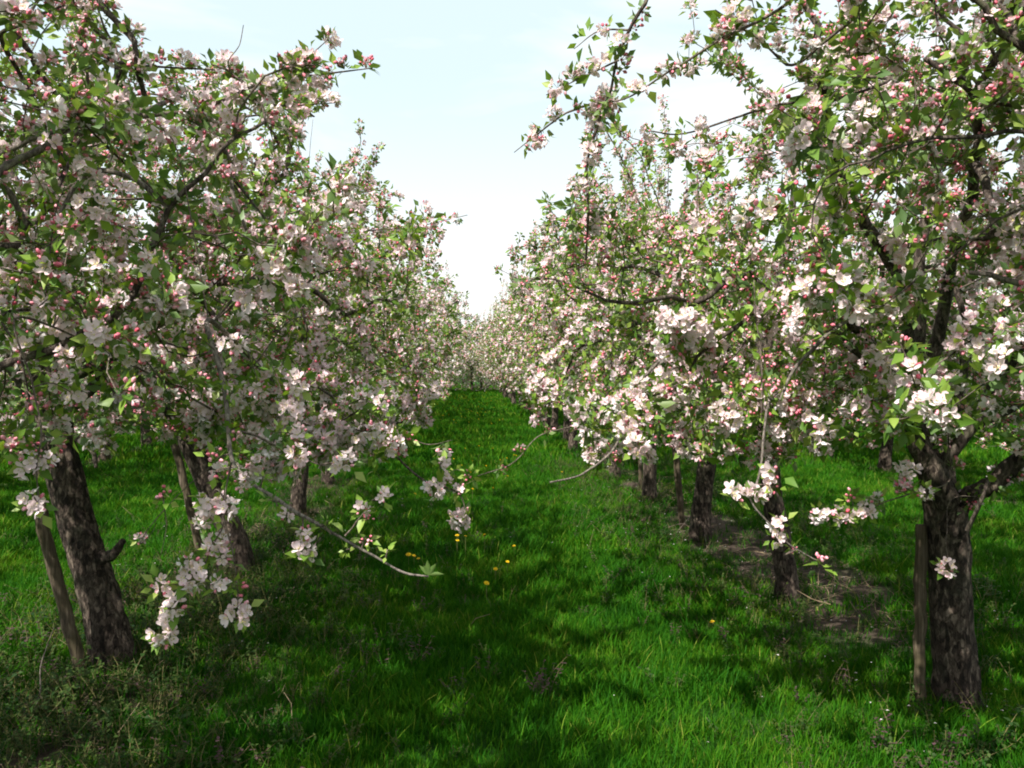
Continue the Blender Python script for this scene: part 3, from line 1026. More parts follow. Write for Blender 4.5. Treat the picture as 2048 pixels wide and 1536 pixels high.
def hero(name_label, base, trunk_px, trunk_rad, seed, limbs=None, n_att=560, lift=(0, 0), zc=2.2, rad=(1.6, 1.2, 1.4), n_ring=6, off=0.0, limb_r=.03, low=None):
    n_att = int(n_att * 2.0)
    t = Tree(seed)
    if trunk_px:
        d = depth_of(base)
        pts = [np.array([base[0], base[1], -.06])] + [P(px, py, d + (k[0] if k else 0)) for px, py, *k in trunk_px]
    else:
        pts = [np.array([base[0], base[1], -.06]), np.array([base[0] + lift[0] * .4, base[1] + .02, .4]), np.array([base[0] + lift[0] * .7, base[1], .8]), np.array([base[0] + lift[0], base[1] + lift[1], 1.25])]
    t.set_trunk(pts, trunk_rad)
    ends = list(limbs or []) + ring_limbs(t, base[0], base[1], n_ring, .85, off=off)
    t.guard = True
    t.limbs(ends)
    t.limb_r = .018 if trunk_px is None else limb_r
    att = crown(t, base[0] - (.5 if name_label.endswith('top left') else 0), base[1], n_att, zc, rad)  # left edge tree: crown pushed outward, out of view, to shade lower left ground
    if low:
        (x0, x1), (y0, y1), (d0, d1), m = low
        q = np.array([P(t.rng.uniform(x0, x1), t.rng.uniform(y0, y1), t.rng.uniform(d0, d1)) for _ in range(m)])
        att = np.vstack([att, q[allowed(q)]])
    t.grow(att, step=.08, kill=.105, guard=True, cap=.028 if trunk_px is None else .045)
    top = [i for i in range(len(t.pos)) if t.pos[i][2] > 2.75 and not t.child[i] and allowed(t.pos[i][None] + np.array([[0, 0, .35]]))[0]]
    t.tops = list(t.rng.choice(top, min(len(top), 12), replace=False)) if top else []
    t.centre = (base[0], base[1], 1.9)
    t.leaf_out(t.centre, density=.70)
    sprays(t, 95)
    t.label, t.base = name_label, np.array([base[0], base[1], 0.0])
    HERO.append(t)
    return t


L0 = hero("blossoming apple tree at the left edge whose lichened limbs arch over the frame's top left", (XL - .05, 2.35, 0), None, [.13, .11, .10, .08], 101, lift=(.0, .0), rad=(1.75, 1.35, 1.5), n_att=560, low=((-100, 330), (760, 900), (2.5, 3.6), 70))
L1 = hero("leaning thick dark apple trunk with a broken stub, foremost trunk left of the path", L_BASE[0],
          [(212, 1250), (185, 1150), (152, 1040), (125, 930), (108, 830), (85, 720)], [.125, .100, .094, .088, .083, .080, .076, .052], 102,
          limbs=[[P(140, 700, 4.2), P(200, 655, 4.0), P(290, 630, 3.8), P(400, 600, 3.6)], [P(110, 620, 4.3), P(125, 470, 4.2), P(180, 340, 4.1)]], rad=(1.65, 1.2, 1.45), off=.4, low=((380, 760), (740, 935), (3.0, 4.6), 190))
L2 = hero("second apple tree left of the path, dark forked trunk with a stake behind hanging blossom", L_BASE[1],
          [(470, 1080), (435, 1010), (395, 920), (372, 860), (350, 800)], [.12, .095, .088, .085, .08, .078, .055], 103, n_att=560,
          limbs=[[P(420, 840, 6.3), P(480, 835, 6.1), P(560, 790, 5.9)], [P(370, 780, 6.3), P(420, 640, 6.2), P(470, 480, 6.2)]], rad=(1.6, 1.2, 1.35), low=((480, 850), (740, 925), (4.6, 6.8), 160))
R0 = hero("blossoming apple tree at the right edge, its boughs reaching into the top right corner", (XR + .02, 1.75, 0), None, [.13, .11, .10, .08], 104, lift=(.05, .05), rad=(1.7, 1.25, 1.5))
R1 = hero("big apple tree with stout scaly trunk forking low, foremost trunk right of the path", R_BASE[0],
          [(1910, 1330), (1903, 1230), (1899, 1120), (1892, 1030), (1872, 960), (1840, 880), (1815, 810)], [.108, .090, .084, .083, .090, .086, .064, .052, .042], 105,
          limbs=[[P(1935, 1000, 3.6), P(2000, 955, 3.55), P(2070, 900, 3.5), P(2160, 820, 3.45)], [P(1800, 770, 3.6), P(1720, 660, 3.5), P(1660, 560, 3.4)],
                 [P(1900, 860, 3.7), P(1930, 700, 3.7), P(1900, 520, 3.7)]], rad=(1.75, 1.2, 1.45), n_att=640, low=((1180, 2040), (730, 900), (2.9, 4.2), 220))
R2 = hero("second apple tree right of the path with a slim reddish trunk leaning over bare earth", R_BASE[1],
          [(1572, 1150), (1560, 1080), (1546, 1000), (1538, 920), (1530, 840)], [.09, .074, .068, .066, .064, .062, .048], 106, rad=(1.75, 1.2, 1.4), off=.6, n_att=600, low=((1050, 1500), (740, 890), (4.2, 5.8), 130))
R3 = hero("third apple tree right of the path, stake leaning beside its short thick trunk", R_BASE[2],
          [(1402, 1030), (1408, 970), (1414, 910), (1405, 840)], [.105, .085, .080, .079, .079, .055], 107, rad=(1.65, 1.15, 1.08), zc=1.95, off=.2, n_att=480)

# boughs that can be followed by eye in the photograph
d = 2.75
L0.line([P(165, -60, d), P(195, 10, d), P(238, 62, d), P(268, 125, d), P(292, 200, d + .1)], .013, .009, 'branch', .12, join=True, from_t=.1)
L0.line([P(155, 85, 2.8), P(200, 116, 2.8), P(262, 134, 2.9), P(430, 140, 3.0)], .008, .003, 'branch', .08, join=False)
L0.line([P(0, 75, 2.7), P(50, 50, 2.7), P(130, 10, 2.8)], .009, .004, 'branch', .09)
L0.line([P(-60, 395, 2.5), P(0, 350, 2.5), P(62, 305, 2.55), P(140, 272, 2.6), P(215, 262, 2.65), P(285, 232, 2.7), P(330, 205, 2.75)], .015, .007, 'pale_branch', .14)
L0.line([P(-40, 330, 2.7), P(40, 296, 2.7), P(120, 262, 2.7), P(215, 250, 2.8)], .011, .006, 'pale_branch', .16)
L0.line([P(285, 232, 2.7), P(400, 210, 2.8), P(520, 165, 2.9), P(640, 150, 3.0), P(745, 136, 3.1)], .008, .002, 'twig', .055, join=False, from_t=.15)
L0.line([P(520, 165, 2.9), P(600, 120, 2.95), P(655, 80, 3.0)], .004, .0015, 'twig', .07, join=False)
L0.line([P(470, 190, 2.9), P(560, 210, 2.95), P(680, 205, 3.0)], .005, .0015, 'twig', .055, join=False)
L0.line([P(400, 215, 2.85), P(455, 320, 2.85), P(472, 385, 2.8), P(492, 460, 2.8)], .008, .005, 'pale_branch', .11, join=False)
L0.line([P(395, 225, 2.85), P(420, 300, 2.9), P(500, 400, 2.9), P(560, 475, 2.9)], .007, .003, 'branch', .09, join=False)
L0.line([P(185, 340, 2.65), P(150, 372, 2.6), P(108, 450, 2.55)], .009, .006, 'pale_branch', .2)
L0.line([P(455, 120, 2.9), P(475, 90, 2.9), P(487, 50, 2.9)], .0022, .0012, 'twig')
L1.line([P(20, 600, 3.2), P(35, 530, 3.1), P(75, 500, 3.0), P(130, 480, 3.0)], .011, .006, 'pale_branch', .15)
L1.line([P(150, 690, 3.9), P(190, 652, 3.7), P(240, 632, 3.55), P(295, 628, 3.4), P(352, 642, 3.3)], .018, .010, 'pale_branch', .25)
L1.line([P(415, 640, 2.55), P(440, 735, 2.45), P(456, 830, 2.4), P(463, 925, 2.35), P(500, 962, 2.3), P(548, 996, 2.25), P(605, 1032, 2.2), P(668, 1070, 2.2), P(735, 1102, 2.2), P(800, 1140, 2.2), P(857, 1153, 2.2)],
        .0090, .0026, 'pale_branch', None, wob=.002)
for x, y, a in ((452, 800, .4), (461, 880, 2.), (520, 975, 1.), (560, 1003, 3.5), (640, 1055, .2), (662, 1068, 2.4), (712, 1092, 4.), (770, 1122, 1.2), (430, 700, 2.8), (445, 755, 5.)):
    p_ = P(x, y, 2.2 if x > 500 else 2.4); dr_ = unit(np.array([math.cos(a) * .6, -.3, math.sin(a) * .6 + .3]))
    L1.extra.append((catmull([p_, p_ + dr_ * .015, p_ + dr_ * .03 + [0, 0, .004]], 3), np.linspace(.0028, .0018, 7), 'twig'))
    L1.spurs.append((p_ + dr_ * .03, dr_, 3, .42))
L1.line([P(465, 860, 2.4), P(515, 872, 2.45), P(580, 898, 2.5), P(640, 930, 2.5)], .0045, .002, 'twig', .09, join=False)
for pts in ([(463, 925), (448, 985), (440, 1040), (420, 1095), (395, 1150), (352, 1205), (332, 1262)], [(445, 1030), (462, 1100), (482, 1165), (476, 1220)],
            [(606, 1032), (612, 1060), (612, 1092)], [(395, 1150), (350, 1160), (322, 1168)], [(440, 1100), (436, 1135), (440, 1160)], [(690, 1072), (722, 1045), (745, 1000)], [(548, 996), (565, 1012), (574, 1026)]):
    L1.line([P(x, y, 2.25) for x, y in pts], .0028, .0014, 'twig', None, join=False)
L1.line([P(40, 640, 2.3), P(62, 760, 2.25), P(76, 860, 2.2), P(62, 930, 2.2), P(72, 1000, 2.2), P(80, 1045, 2.2)], .004, .0015, 'twig', None)
L1.line([P(20, 620, 2.6), P(50, 700, 2.5), P(60, 800, 2.5)], .006, .003, 'branch', .1)
L1.line([P(325, 985, 2.5), P(328, 1060, 2.5), P(322, 1110, 2.5)], .0018, .001, 'twig', None, join=False)
L1.line([P(280, 1085, 3.0), P(300, 1062, 3.0), P(312, 1040, 3.0)], .002, .001, 'twig', None)
L2.line([P(340, 560, 3.6), P(480, 470, 3.5), P(620, 420, 3.6), P(750, 380, 3.7)], .007, .002, 'twig', .07)
L2.line([P(740, 460, 5.0), P(830, 455, 5.0), P(935, 430, 5.0)], .006, .002, 'twig', .07)
L2.line([P(650, 780, 3.6), P(760, 880, 3.3), P(822, 935, 3.2), P(868, 965, 3.1), P(915, 990, 3.1), P(935, 1045, 3.1)], .007, .002, 'branch', .16, kinds=(.2, .4, .4))
L2.line([P(700, 860, 3.3), P(790, 870, 3.3), P(860, 890, 3.3), P(905, 880, 3.3)], .004, .0015, 'twig', .12, kinds=(.1, .3, .6))
L2.shoot(P(690, 360, 6.2), P(715, 245, 6.2)); L2.shoot(P(750, 400, 6.2), P(762, 288, 6.3)); L2.shoot(P(560, 330, 6.0), P(552, 250, 6.0))
L2.line([P(615, 330, 5.8), P(622, 280, 5.8), P(626, 238, 5.8)], .003, .0015, 'twig')

R0.line([P(1340, -60, 2.9), P(1285, 10, 2.9), P(1250, 90, 2.95), P(1222, 160, 3.0), P(1200, 235, 3.05)], .009, .004, 'branch', .09)
R0.line([P(1262, 60, 2.95), P(1200, 60, 3.0), P(1148, 98, 3.0)], .004, .0015, 'twig', .06, join=False)
R0.line([P(1238, 120, 2.95), P(1160, 160, 3.0), P(1092, 190, 3.05)], .004, .0015, 'twig', .07, join=False)
R1.line([P(1205, 200, 3.05), P(1130, 232, 3.1), P(1075, 265, 3.1), P(1028, 305, 3.1)], .005, .0015, 'twig', .06, join=False)
R1.line([P(1200, 235, 3.05), P(1180, 330, 3.1), P(1178, 430, 3.2), P(1172, 520, 3.4)], .006, .004, 'twig', .05, join=False)
R0.line([P(1560, 20, 2.8), P(1440, 90, 2.8), P(1340, 140, 2.85), P(1260, 190, 2.9), P(1190, 205, 3.0)], .008, .002, 'twig', .055)
R0.line([P(1680, 60, 2.8), P(1600, 130, 2.85), P(1530, 100, 2.9), P(1430, 20, 2.9)], .007, .003, 'branch', .07)
R1.line([P(1780, 160, 3.1), P(1660, 200, 3.1), P(1560, 207, 3.1), P(1460, 240, 3.15), P(1370, 268, 3.2), P(1300, 262, 3.2)], .008, .0025, 'branch', .16)
R1.line([P(1620, 205, 3.1), P(1650, 150, 3.1), P(1700, 60, 3.0)], .006, .004, 'branch', .1, join=False)
R1.line([P(1990, 460, 2.9), P(1935, 480, 2.9), P(1860, 490, 2.95), P(1800, 492, 3.0)], .016, .010, 'branch', .3)
R1.line([P(2110, 590, 2.6), P(2048, 574, 2.6), P(1985, 562, 2.65), P(1940, 545, 2.7)], .012, .007, 'pale_branch', .2)
R1.line([P(1850, 110, 3.0), P(1900, 160, 3.0), P(1960, 200, 3.0), P(2040, 215, 2.9)], .012, .006, 'branch', .12)
R0.line([P(1965, -80, 2.7), P(1978, 0, 2.7), P(1982, 70, 2.75), P(2010, 160, 2.8)], .011, .005, 'branch', .12)
R1.line([P(1380, 640, 3.6), P(1300, 735, 3.5), P(1262, 790, 3.4), P(1243, 858, 3.3), P(1200, 922, 3.2), P(1160, 952, 3.15), P(1100, 965, 3.1)], .008, .003, 'pale_branch', .30, kinds=(.4, .3, .3))
R2.line([P(1290, 790, 4.2), P(1220, 820, 4.1), P(1150, 850, 4.0), P(1080, 872, 3.9), P(1030, 920, 3.8), P(955, 952, 3.7)], .005, .0018, 'twig', .16, kinds=(.2, .3, .5))
R1.line([P(1720, 620, 3.0), P(1640, 680, 2.9), P(1580, 740, 2.85), P(1560, 800, 2.8)], .010, .005, 'pale_branch', .12)
R1.line([P(1540, 800, 2.9), P(1532, 880, 2.8), P(1515, 960, 2.75), P(1500, 1000, 2.7), P(1540, 1045, 2.7), P(1580, 1085, 2.7), P(1640, 1125, 2.7)], .006, .0018, 'pale_branch', None, wob=.003)
R1.line([P(1900, 960, 3.1), P(1830, 990, 3.0), P(1760, 1010, 2.95), P(1690, 1030, 2.9), P(1640, 1035, 2.9)], .004, .0015, 'twig', .13, kinds=(.4, .3, .3))
R1.line([P(1895, 1015, 3.35), P(1900, 1070, 3.2), P(1897, 1125, 3.1)], .0022, .0012, 'twig')
for x0, y0, x1, y1, dd in ((1520, 850, 1508, 560, 2.9), (1590, 620, 1600, 440, 3.1), (1482, 560, 1470, 390, 3.6), (1730, 420, 1722, 250, 3.2), (1835, 330, 1842, 120, 3.1), (1640, 440, 1655, 300, 3.3)):
    R1.shoot(P(x0, y0, dd), P(x1, y1, dd), .05, kinds=(.12, .15, .73))
for x0, y0, x1, y1, dd in ((1300, 500, 1292, 255, 6.6), (1325, 470, 1326, 190, 6.8), (1398, 430, 1402, 240, 6.8), (1440, 420, 1430, 270, 6.9), (1272, 480, 1262, 300, 6.5), (1530, 420, 1520, 225, 6.5), (1220, 480, 1216, 330, 6.6),
                           (1370, 430, 1380, 300, 6.8), (1575, 400, 1580, 260, 6.6), (1310, 430, 1305, 280, 6.6), (1410, 440, 1418, 300, 6.8), (1255, 460, 1246, 340, 6.6)):
    R3.shoot(P(x0, y0, dd), P(x1, y1, dd), .04, kinds=(.6, .25, .15))
for x0, y0, x1, y1, dd in ((1160, 560, 1150, 360, 5.0), (1120, 560, 1095, 400, 5.2), (1200, 540, 1205, 380, 4.9), (1060, 600, 1040, 470, 5.6)):
    R2.shoot(P(x0, y0, dd), P(x1, y1, dd), .05)

O, H_, B_ = 0, 1, 2
for x, y, dd, k, s in ((60, 932, 2.2, O, 1.1), (92, 925, 2.22, O, .8), (70, 1003, 2.2, O, 1.05), (68, 893, 2.2, B_, .8), (410, 1008, 2.25, O, 1), (455, 1012, 2.25, O, 1.05), (400, 1045, 2.28, O, .8), (430, 1088, 2.25, O, 1),
                       (448, 1108, 2.25, H_, .9), (377, 1128, 2.22, O, .9), (390, 1162, 2.2, O, 1.1), (436, 1166, 2.22, O, .85), (342, 1215, 2.2, O, 1.05), (322, 1172, 2.22, H_, .9), (330, 1268, 2.2, O, 1.1), (474, 1224, 2.25, O, 1.1),
                       (484, 1178, 2.25, B_, .9), (612, 1098, 2.2, O, 1), (606, 1068, 2.2, H_, .8), (573, 1028, 2.25, H_, .75), (728, 1014, 2.2, H_, .75), (768, 990, 2.2, H_, .7), (737, 1038, 2.2, B_, .6), (733, 1080, 2.2, B_, .7),
                       (325, 988, 2.5, B_, .9), (438, 948, 2.35, H_, 1), (428, 912, 2.35, B_, .9), (592, 864, 2.6, H_, .9), (584, 915, 2.5, B_, .8), (686, 921, 2.5, O, .9), (284, 1076, 3, H_, .7), (488, 966, 2.3, H_, .8),
                       (525, 520, 2.6, O, 1.05), (560, 545, 2.6, O, 1.1), (495, 592, 2.6, O, 1.15), (592, 575, 2.6, O, 1.05), (622, 525, 2.6, O, 1), (532, 575, 2.6, O, 1), (125, 648, 2.5, O, 1.1), (92, 615, 2.55, O, 1.1), (130, 762, 2.45, O, 1), (138, 715, 2.5, O, 1),
                       (163, 792, 2.4, O, 1), (272, 702, 2.6, O, 1.15), (205, 652, 2.65, O, 1), (210, 540, 2.6, O, 1.15), (285, 595, 2.7, O, 1), (190, 412, 2.5, O, 1.3), (330, 262, 2.6, O, 1.1), (462, 235, 2.7, O, 1.2), (175, 345, 2.55, O, 1),
                       (470, 688, 2.7, O, 1), (580, 820, 2.7, O, 1), (518, 785, 2.8, H_, 1), (75, 800, 2.4, B_, 1), (590, 765, 2.7, O, 1), (650, 635, 3.0, H_, 1)):
    L1.cluster(x, y, dd, k, s * (.93 if dd < 2.35 else 1.08))
for x, y, dd, k, s in ((888, 925, 3.1, H_, .8), (890, 960, 3.1, H_, .9), (915, 978, 3.1, H_, .8), (920, 1040, 3.1, O, 1.15), (935, 952, 3.2, B_, .8), (750, 865, 3.0, O, 1.1), (760, 805, 3.1, H_, 1), (720, 885, 3.2, O, 1), (868, 785, 3.6, O, .9)):
    L2.cluster(x, y, dd, k, s)
for x, y, dd, k, s in ((1472, 984, 2.7, O, 1.15), (1508, 985, 2.7, O, 1), (1540, 945, 2.7, H_, 1.2), (1542, 970, 2.7, H_, 1.1), (1552, 1048, 2.7, O, .9), (1558, 1080, 2.7, H_, .9), (1642, 1118, 2.7, B_, 1), (1590, 1098, 2.7, B_, .5), (1690, 1030, 2.9, O, 1),
                       (1640, 1034, 2.9, O, .9), (1722, 1022, 2.9, O, .7), (1700, 992, 2.9, B_, .9), (1895, 1134, 3.1, O, .95), (1812, 938, 3.0, O, 1), (1808, 968, 3.0, O, .8), (1240, 912, 3.4, H_, .9), (1296, 910, 3.4, O, 1), (1372, 902, 3.3, O, .9), (1452, 848, 3.0, O, 1),
                       (1760, 712, 2.9, O, 1.2), (1788, 745, 2.9, O, 1.2), (1650, 862, 2.8, O, 1.3), (1515, 800, 2.9, O, 1.2), (1350, 720, 3.1, O, 1.2), (1330, 760, 3.1, O, 1.3), (1430, 690, 3.1, O, 1.3), (1340, 800, 3.1, O, 1.2), (1600, 630, 2.9, O, 1.3), (1640, 610, 2.9, O, 1.3),
                       (1790, 480, 2.8, O, 1.2), (1800, 510, 2.8, O, 1.2), (1785, 620, 2.9, O, 1.2), (1990, 730, 2.8, O, .9), (1925, 462, 2.8, O, 1), (1700, 610, 3.0, O, 1.1), (1650, 575, 3.0, O, 1.1), (1225, 730, 3.6, H_, 1), (1360, 300, 3.0, H_, 1), (1440, 60, 2.8, O, 1.2), (1470, 30, 2.8, O, 1.2)):
    R1.cluster(x, y, dd, k, s)
# dead stubs and side stems on the trunks
R1.line([P(1892, 1065, 3.64), P(1940, 1000, 3.62), P(2005, 950, 3.55), P(2060, 905, 3.5), P(2150, 840, 3.45)], .046, .032, 'trunk', None, n=8, join=False)
R1.line([P(1900, 1010, 3.62), P(1868, 950, 3.6), P(1835, 880, 3.6), P(1812, 800, 3.6), P(1790, 740, 3.6)], .052, .030, 'trunk', None, n=8, join=False)
L1.line([P(190, 1120, 4.2), P(222, 1105, 4.15), P(246, 1082, 4.1)], .035, .016, 'trunk', None, join=False)
L1.line([P(130, 865, 4.25), P(165, 880, 4.2), P(185, 900, 4.15), P(192, 935, 4.1)], .022, .008, 'branch', None, join=False)
L1.line([P(160, 878, 4.2), P(200, 870, 4.15), P(215, 850, 4.1)], .012, .005, 'branch', None, join=False)
L2.line([P(432, 1000, 6.25), P(400, 900, 6.1), P(362, 860, 6.1), P(330, 815, 6.0)], .05, .035, 'trunk', None, join=False)
R1.line([P(1935, 1060, 3.5), P(1965, 1000, 3.4), P(1975, 960, 3.4)], .010, .006, 'branch', None, join=False)

for t in HERO:
    for i in t.tops:
        t.shoot(t.pos[i], t.pos[i] + np.array([t.rng.uniform(-.08, .08), t.rng.uniform(-.08, .08), t.rng.uniform(.2, .5)]), .05)
    print(t.label[:28], "nodes", len(t.pos), "spurs", len(t.spurs))
for q, t in enumerate(HERO):
    # the first chain of each limb is as thick as a bough at its root
    for c in t.chains():
        pass
    root = thing("apple_tree", t.label, "tree", t.base, group="apple trees in blossom along the grass path")
    near = q in (0, 1, 3, 4)
    build_tree(t, root, 0 if q not in (6,) else 1, t.base, parts=300 if q != 6 else 200, fine={0: 30, 1: 90, 2: 16, 3: 20, 4: 80, 5: 10, 6: 0}[q], leaf_parts={0: 200, 1: 280, 2: 120, 3: 160, 4: 280, 5: 120, 6: 0}[q], centre=t.centre)

# ------------------------------------------------------------------ trees farther down the rows, grown once and copied
def variant(seed, lod, n_att, rad=(1.55, 1.15, 1.25), lean=.1, step=.10, kill=.15, parts=0, density=.62, zc=2.05, z0=.65):
    t = Tree(seed)
    r = t.rng
    a = r.uniform(-lean, lean); b_ = r.uniform(-lean, lean) * .6
    t.set_trunk([(0, 0, -.06), (a * .3, b_ * .3, .25), (a * .7, b_ * .6, .6), (a, b_, 1.0), (a * 1.2, b_, 1.25)], [.095, .074, .067, .066, .050])
    ends = []
    for i in range(6):
        an = i * 1.05 + r.uniform(-.3, .3)
        ends.append(np.array([math.cos(an) * .85, math.sin(an) * .7, r.uniform(1.6, 2.5)]))
    ends.append(np.array([r.uniform(-.1, .1), 0, 2.75]))
    t.limbs(ends)
    att = crown_points(r, n_att, (0, 0, zc), rad, local=True, z0=z0)
    t.grow(att, step=step, kill=kill)
    t.leaf_out((0, 0, 1.8), density=density)
    top = [i for i in range(len(t.pos)) if t.pos[i][2] > 2.7 and not t.child[i]]
    for i in r.choice(top, min(len(top), 12), replace=False) if top else []:
        h = r.uniform(.25, .85)
        t.shoot(t.pos[i], t.pos[i] + np.array([r.uniform(-.08, .08), r.uniform(-.08, .08), h]), .05 if lod < 2 else .07)
    return t


def copy_children(src, dst):
    for ch in list(src.children):
        c = ch.copy(); COL.objects.link(c); c.parent = dst
        for g in ch.children:
            e = g.copy(); COL.objects.link(e); e.parent = c


ORD = ["first", "second", "third", "fourth", "fifth", "sixth", "seventh", "eighth", "ninth", "tenth"]
FAR_GROUP = "small far apple trees closing in on the path"
OUT_GROUP = "apple trees of the neighbouring rows seen under the boughs"
slots = []      # (x, y, level, label, group, facing)
JR = np.random.default_rng(21)
for side, x0, ys, first in (('left', XL, L_BASE[2][1], 2), ('right', XR, R_BASE[3][1], 3)):
    y = ys; k = first
    while y < 43:
        xx = x0 + JR.uniform(-.08, .08) + float(bend(y))
        lev = 1 if y < 13.5 else 2
        if k < 9:
            lab = f"{ORD[k]} apple tree from the front in the row {side} of the grass path"
            grp = "apple trees in blossom along the grass path"
        else:
            lab = f"small far blossoming apple tree in the row {side} of the path"; grp = f"{FAR_GROUP} on its {side}"
        if side == 'right' and k == 4: xx = R_BASE[4][0]
        slots.append((xx, y, lev, lab, grp, side))
        y += (2.15 if side == 'left' else 1.93) + JR.uniform(-.12, .12); k += 1
for dx, lev0, lab, n in ((-3.9, 1, "apple tree in the next row seen beneath the left boughs", 12), (3.9, 1, "apple tree in the next row seen beneath the right boughs", 12),
                         (-7.8, 2, "distant apple tree two rows away to the left", 11), (7.8, 2, "distant apple tree two rows away to the right", 11)):
    x0 = XL if dx < 0 else XR
    y = 3.6 + abs(dx) * .55
    for i in range(n):
        lab_i = lab if lev0 == 2 or i > 9 else f"{ORD[i]} apple tree from the front in the neighbouring row beyond the {'left' if dx < 0 else 'right'} trunks"
        slots.append((x0 + dx + float(bend(y)) + JR.uniform(-.1, .1), y + JR.uniform(-.15, .15), 2 if (lev0 == 2 or y > 9) else 1, lab_i, OUT_GROUP + (" on the left" if dx < 0 else " on the right") + (", second row out" if abs(dx) > 5 else ""), 'left' if dx < 0 else 'right'))
        y += 2.0
for i, xx in enumerate(list(np.arange(-7, 9.5, 1.6)) + list(np.arange(-3.2, 5, 1.6))):
    slots.append((xx + JR.uniform(-.2, .2), (44.5 if i < 11 else 46.5) + JR.uniform(-.4, .4), 3, "apple tree of the cross row closing the far end of the path", "apple trees across the far end", 'left'))

def low_variant(seed):
    return variant(seed, 2, 700, step=.11, kill=.14, density=.8, rad=(1.5, 1.2, 1.75), zc=1.45, z0=.12)


VARS = {3: [low_variant(401 + i) for i in range(2)], 1: [variant(201 + i, 1, 760, rad=(1.7, 1.2, 1.15), kill=.115, step=.09, zc=1.9, z0=.55) for i in range(3)], 2: [variant(301 + i, 2, 620, step=.10, kill=.13, density=.75, rad=(1.85, 1.25, 1.4), zc=2.0) for i in range(3)]}
proto = {}
count = {1: 0, 2: 0, 3: 0}


def variant_objects(t, lev, root):
    """same parts as the foremost trees; the trusses facing the camera's side are parts of their own"""
    rng = t.rng
    b = Buf(); tube(b, t.trunk_pts, t.trunk_rad, 12 if lev == 1 else 8, 0, .5, True, lump=.3, rng=rng)
    link("trunk", make_mesh("trunk", b.arrays(), ('trunk',)), root)
    per = {}
    for c in t.chains(): per.setdefault(t.limb[c[1]], []).append(c)
    for k, cs in sorted(per.items()):
        bb, tb = Buf(), Buf(); cs.sort(key=lambda c: -t.rad[c[1]])
        for q, c in enumerate(cs):
            r = t.rad[c].copy(); r[0] = r[1]
            if q == 0: tube(bb, t.pos[c], np.maximum(r, np.linspace(.032, .002, len(r))), 6, 0, .5, lump=.2, rng=rng)
            elif lev == 1 or r[1] > .0028: tube(tb, t.pos[c], r, 4 if r[1] > .008 else 3, 0 if r[1] > .006 else 1, .5)
        br = link("branch", make_mesh("branch", bb.arrays(), ('branch',)), root)
        if tb.n: link("twigs", make_mesh("twigs", tb.arrays(), ('branch', 'twig')), br, kind="stuff")
    for q, r, mat in t.extra:
        eb = Buf(); tube(eb, q, r, 4, 0, .5, True, rng=rng); link("branch", make_mesh("branch", eb.arrays(), (mat,)), root)
    p, R, k, s = spur_arrays(t, range(len(t.spurs)))
    bare = rng.uniform(0, 1, len(p)) < .66 * vnoise(p[:, 0] * 1.9 + p[:, 2], p[:, 1] * 1.9 - p[:, 2] * 1.3, 1.5, 71)
    if lev >= 2: s = s * 1.18
    score = -(p @ np.array([.75, -.6, .15])) + np.where(bare, 100, 0)
    single = np.argsort(score)[:110] if lev == 1 else []
    m = np.zeros(len(p), bool); m[single] = True
    for i in single:
        c = bpy.data.objects.new("blossom_cluster", CL_MESH[1][k[i]]); COL.objects.link(c); c.parent = root
        place(c, R[i], p[i], s[i])
    rest = ~m & ~bare
    link("blossoms", make_mesh("blossoms", join_many(CLUSTERS[min(lev, 2)], k[rest], R[rest], p[rest], s[rest]), CL_MATS), root, kind="stuff")
    link("leaves", make_mesh("leaves", join_many(ROSETTES[min(lev, 2)], rng.integers(0, 8, len(p)), R, p, s * rng.uniform(.85, 1.15, len(p))), ('leaf',)), root, kind="stuff")


for x, y, lev, lab, grp, side in slots:
    i = count[lev] % len(VARS[lev]); count[lev] += 1
    root = thing("apple_tree", lab, "tree", (x, y, 0), (0.0 if side == 'left' else -math.pi / 2) + JR.uniform(-.35, .35), grp)
    sc_ = JR.uniform(.9, 1.06) * (.97 if abs(x) < 4 else 1.0) * (1.12 if 16 < y < 48 else 1.0)
    wide = 1.15 if 'neighbouring' in grp else 1.0
    root.scale = (sc_ * wide, sc_ * wide, sc_ * JR.uniform(.92, 1.06) * (.84 if wide > 1 else 1.0))
    if (lev, i) not in proto:
        variant_objects(VARS[lev][i], lev, root); proto[(lev, i)] = root
    else:
        copy_children(proto[(lev, i)], root)

# ------------------------------------------------------------------ wooden stakes
def stake(base, top, r, label, flat=False):
    base, top = np.array(base, float), np.array(top, float)
    o = Buf()
    n = 14
    q = base + np.linspace(0, 1, n)[:, None] * (top - base) + RNG.normal(0, .0025, (n, 3))
    q[0] = base - (top - base) / np.linalg.norm(top - base) * .12
    tube(o, q - base, np.full(n, r) * RNG.uniform(.94, 1.06, n), 9, 0, .5, True, lump=.12)
    ob = link("wooden_stake", make_mesh("wooden_stake", o.arrays(), ('stake',)), None, base)
    ob["label"], ob["category"], ob["group"] = label, "stake", "support stakes beside the apple trees"
    return ob


b0 = G(168, 1362); dd = depth_of(b0)
stake(b0, P(74, 1000, dd - .1), .030, "dark round stake leaning against the leaning left foremost trunk")
b0 = G(1838, 1415); dd = depth_of(b0)
stake(b0, P(1842, 1050, dd), .025, "weathered grey brown stake upright beside the stout right foremost trunk")
b0 = G(1366, 1062); dd = depth_of(b0)
stake(b0, P(1346, 860, dd), .030, "thin tilted stake beside the third trunk right of the path")
b0 = G(1281, 985); dd = depth_of(b0)
stake(b0, P(1280, 905, dd), .022, "short dark stake before the fourth trunk right of the path")
b0 = G(405, 1120); dd = depth_of(b0)
stake(b0, P(345, 870, dd), .030, "dark slanting stake beside the second trunk left of the path")


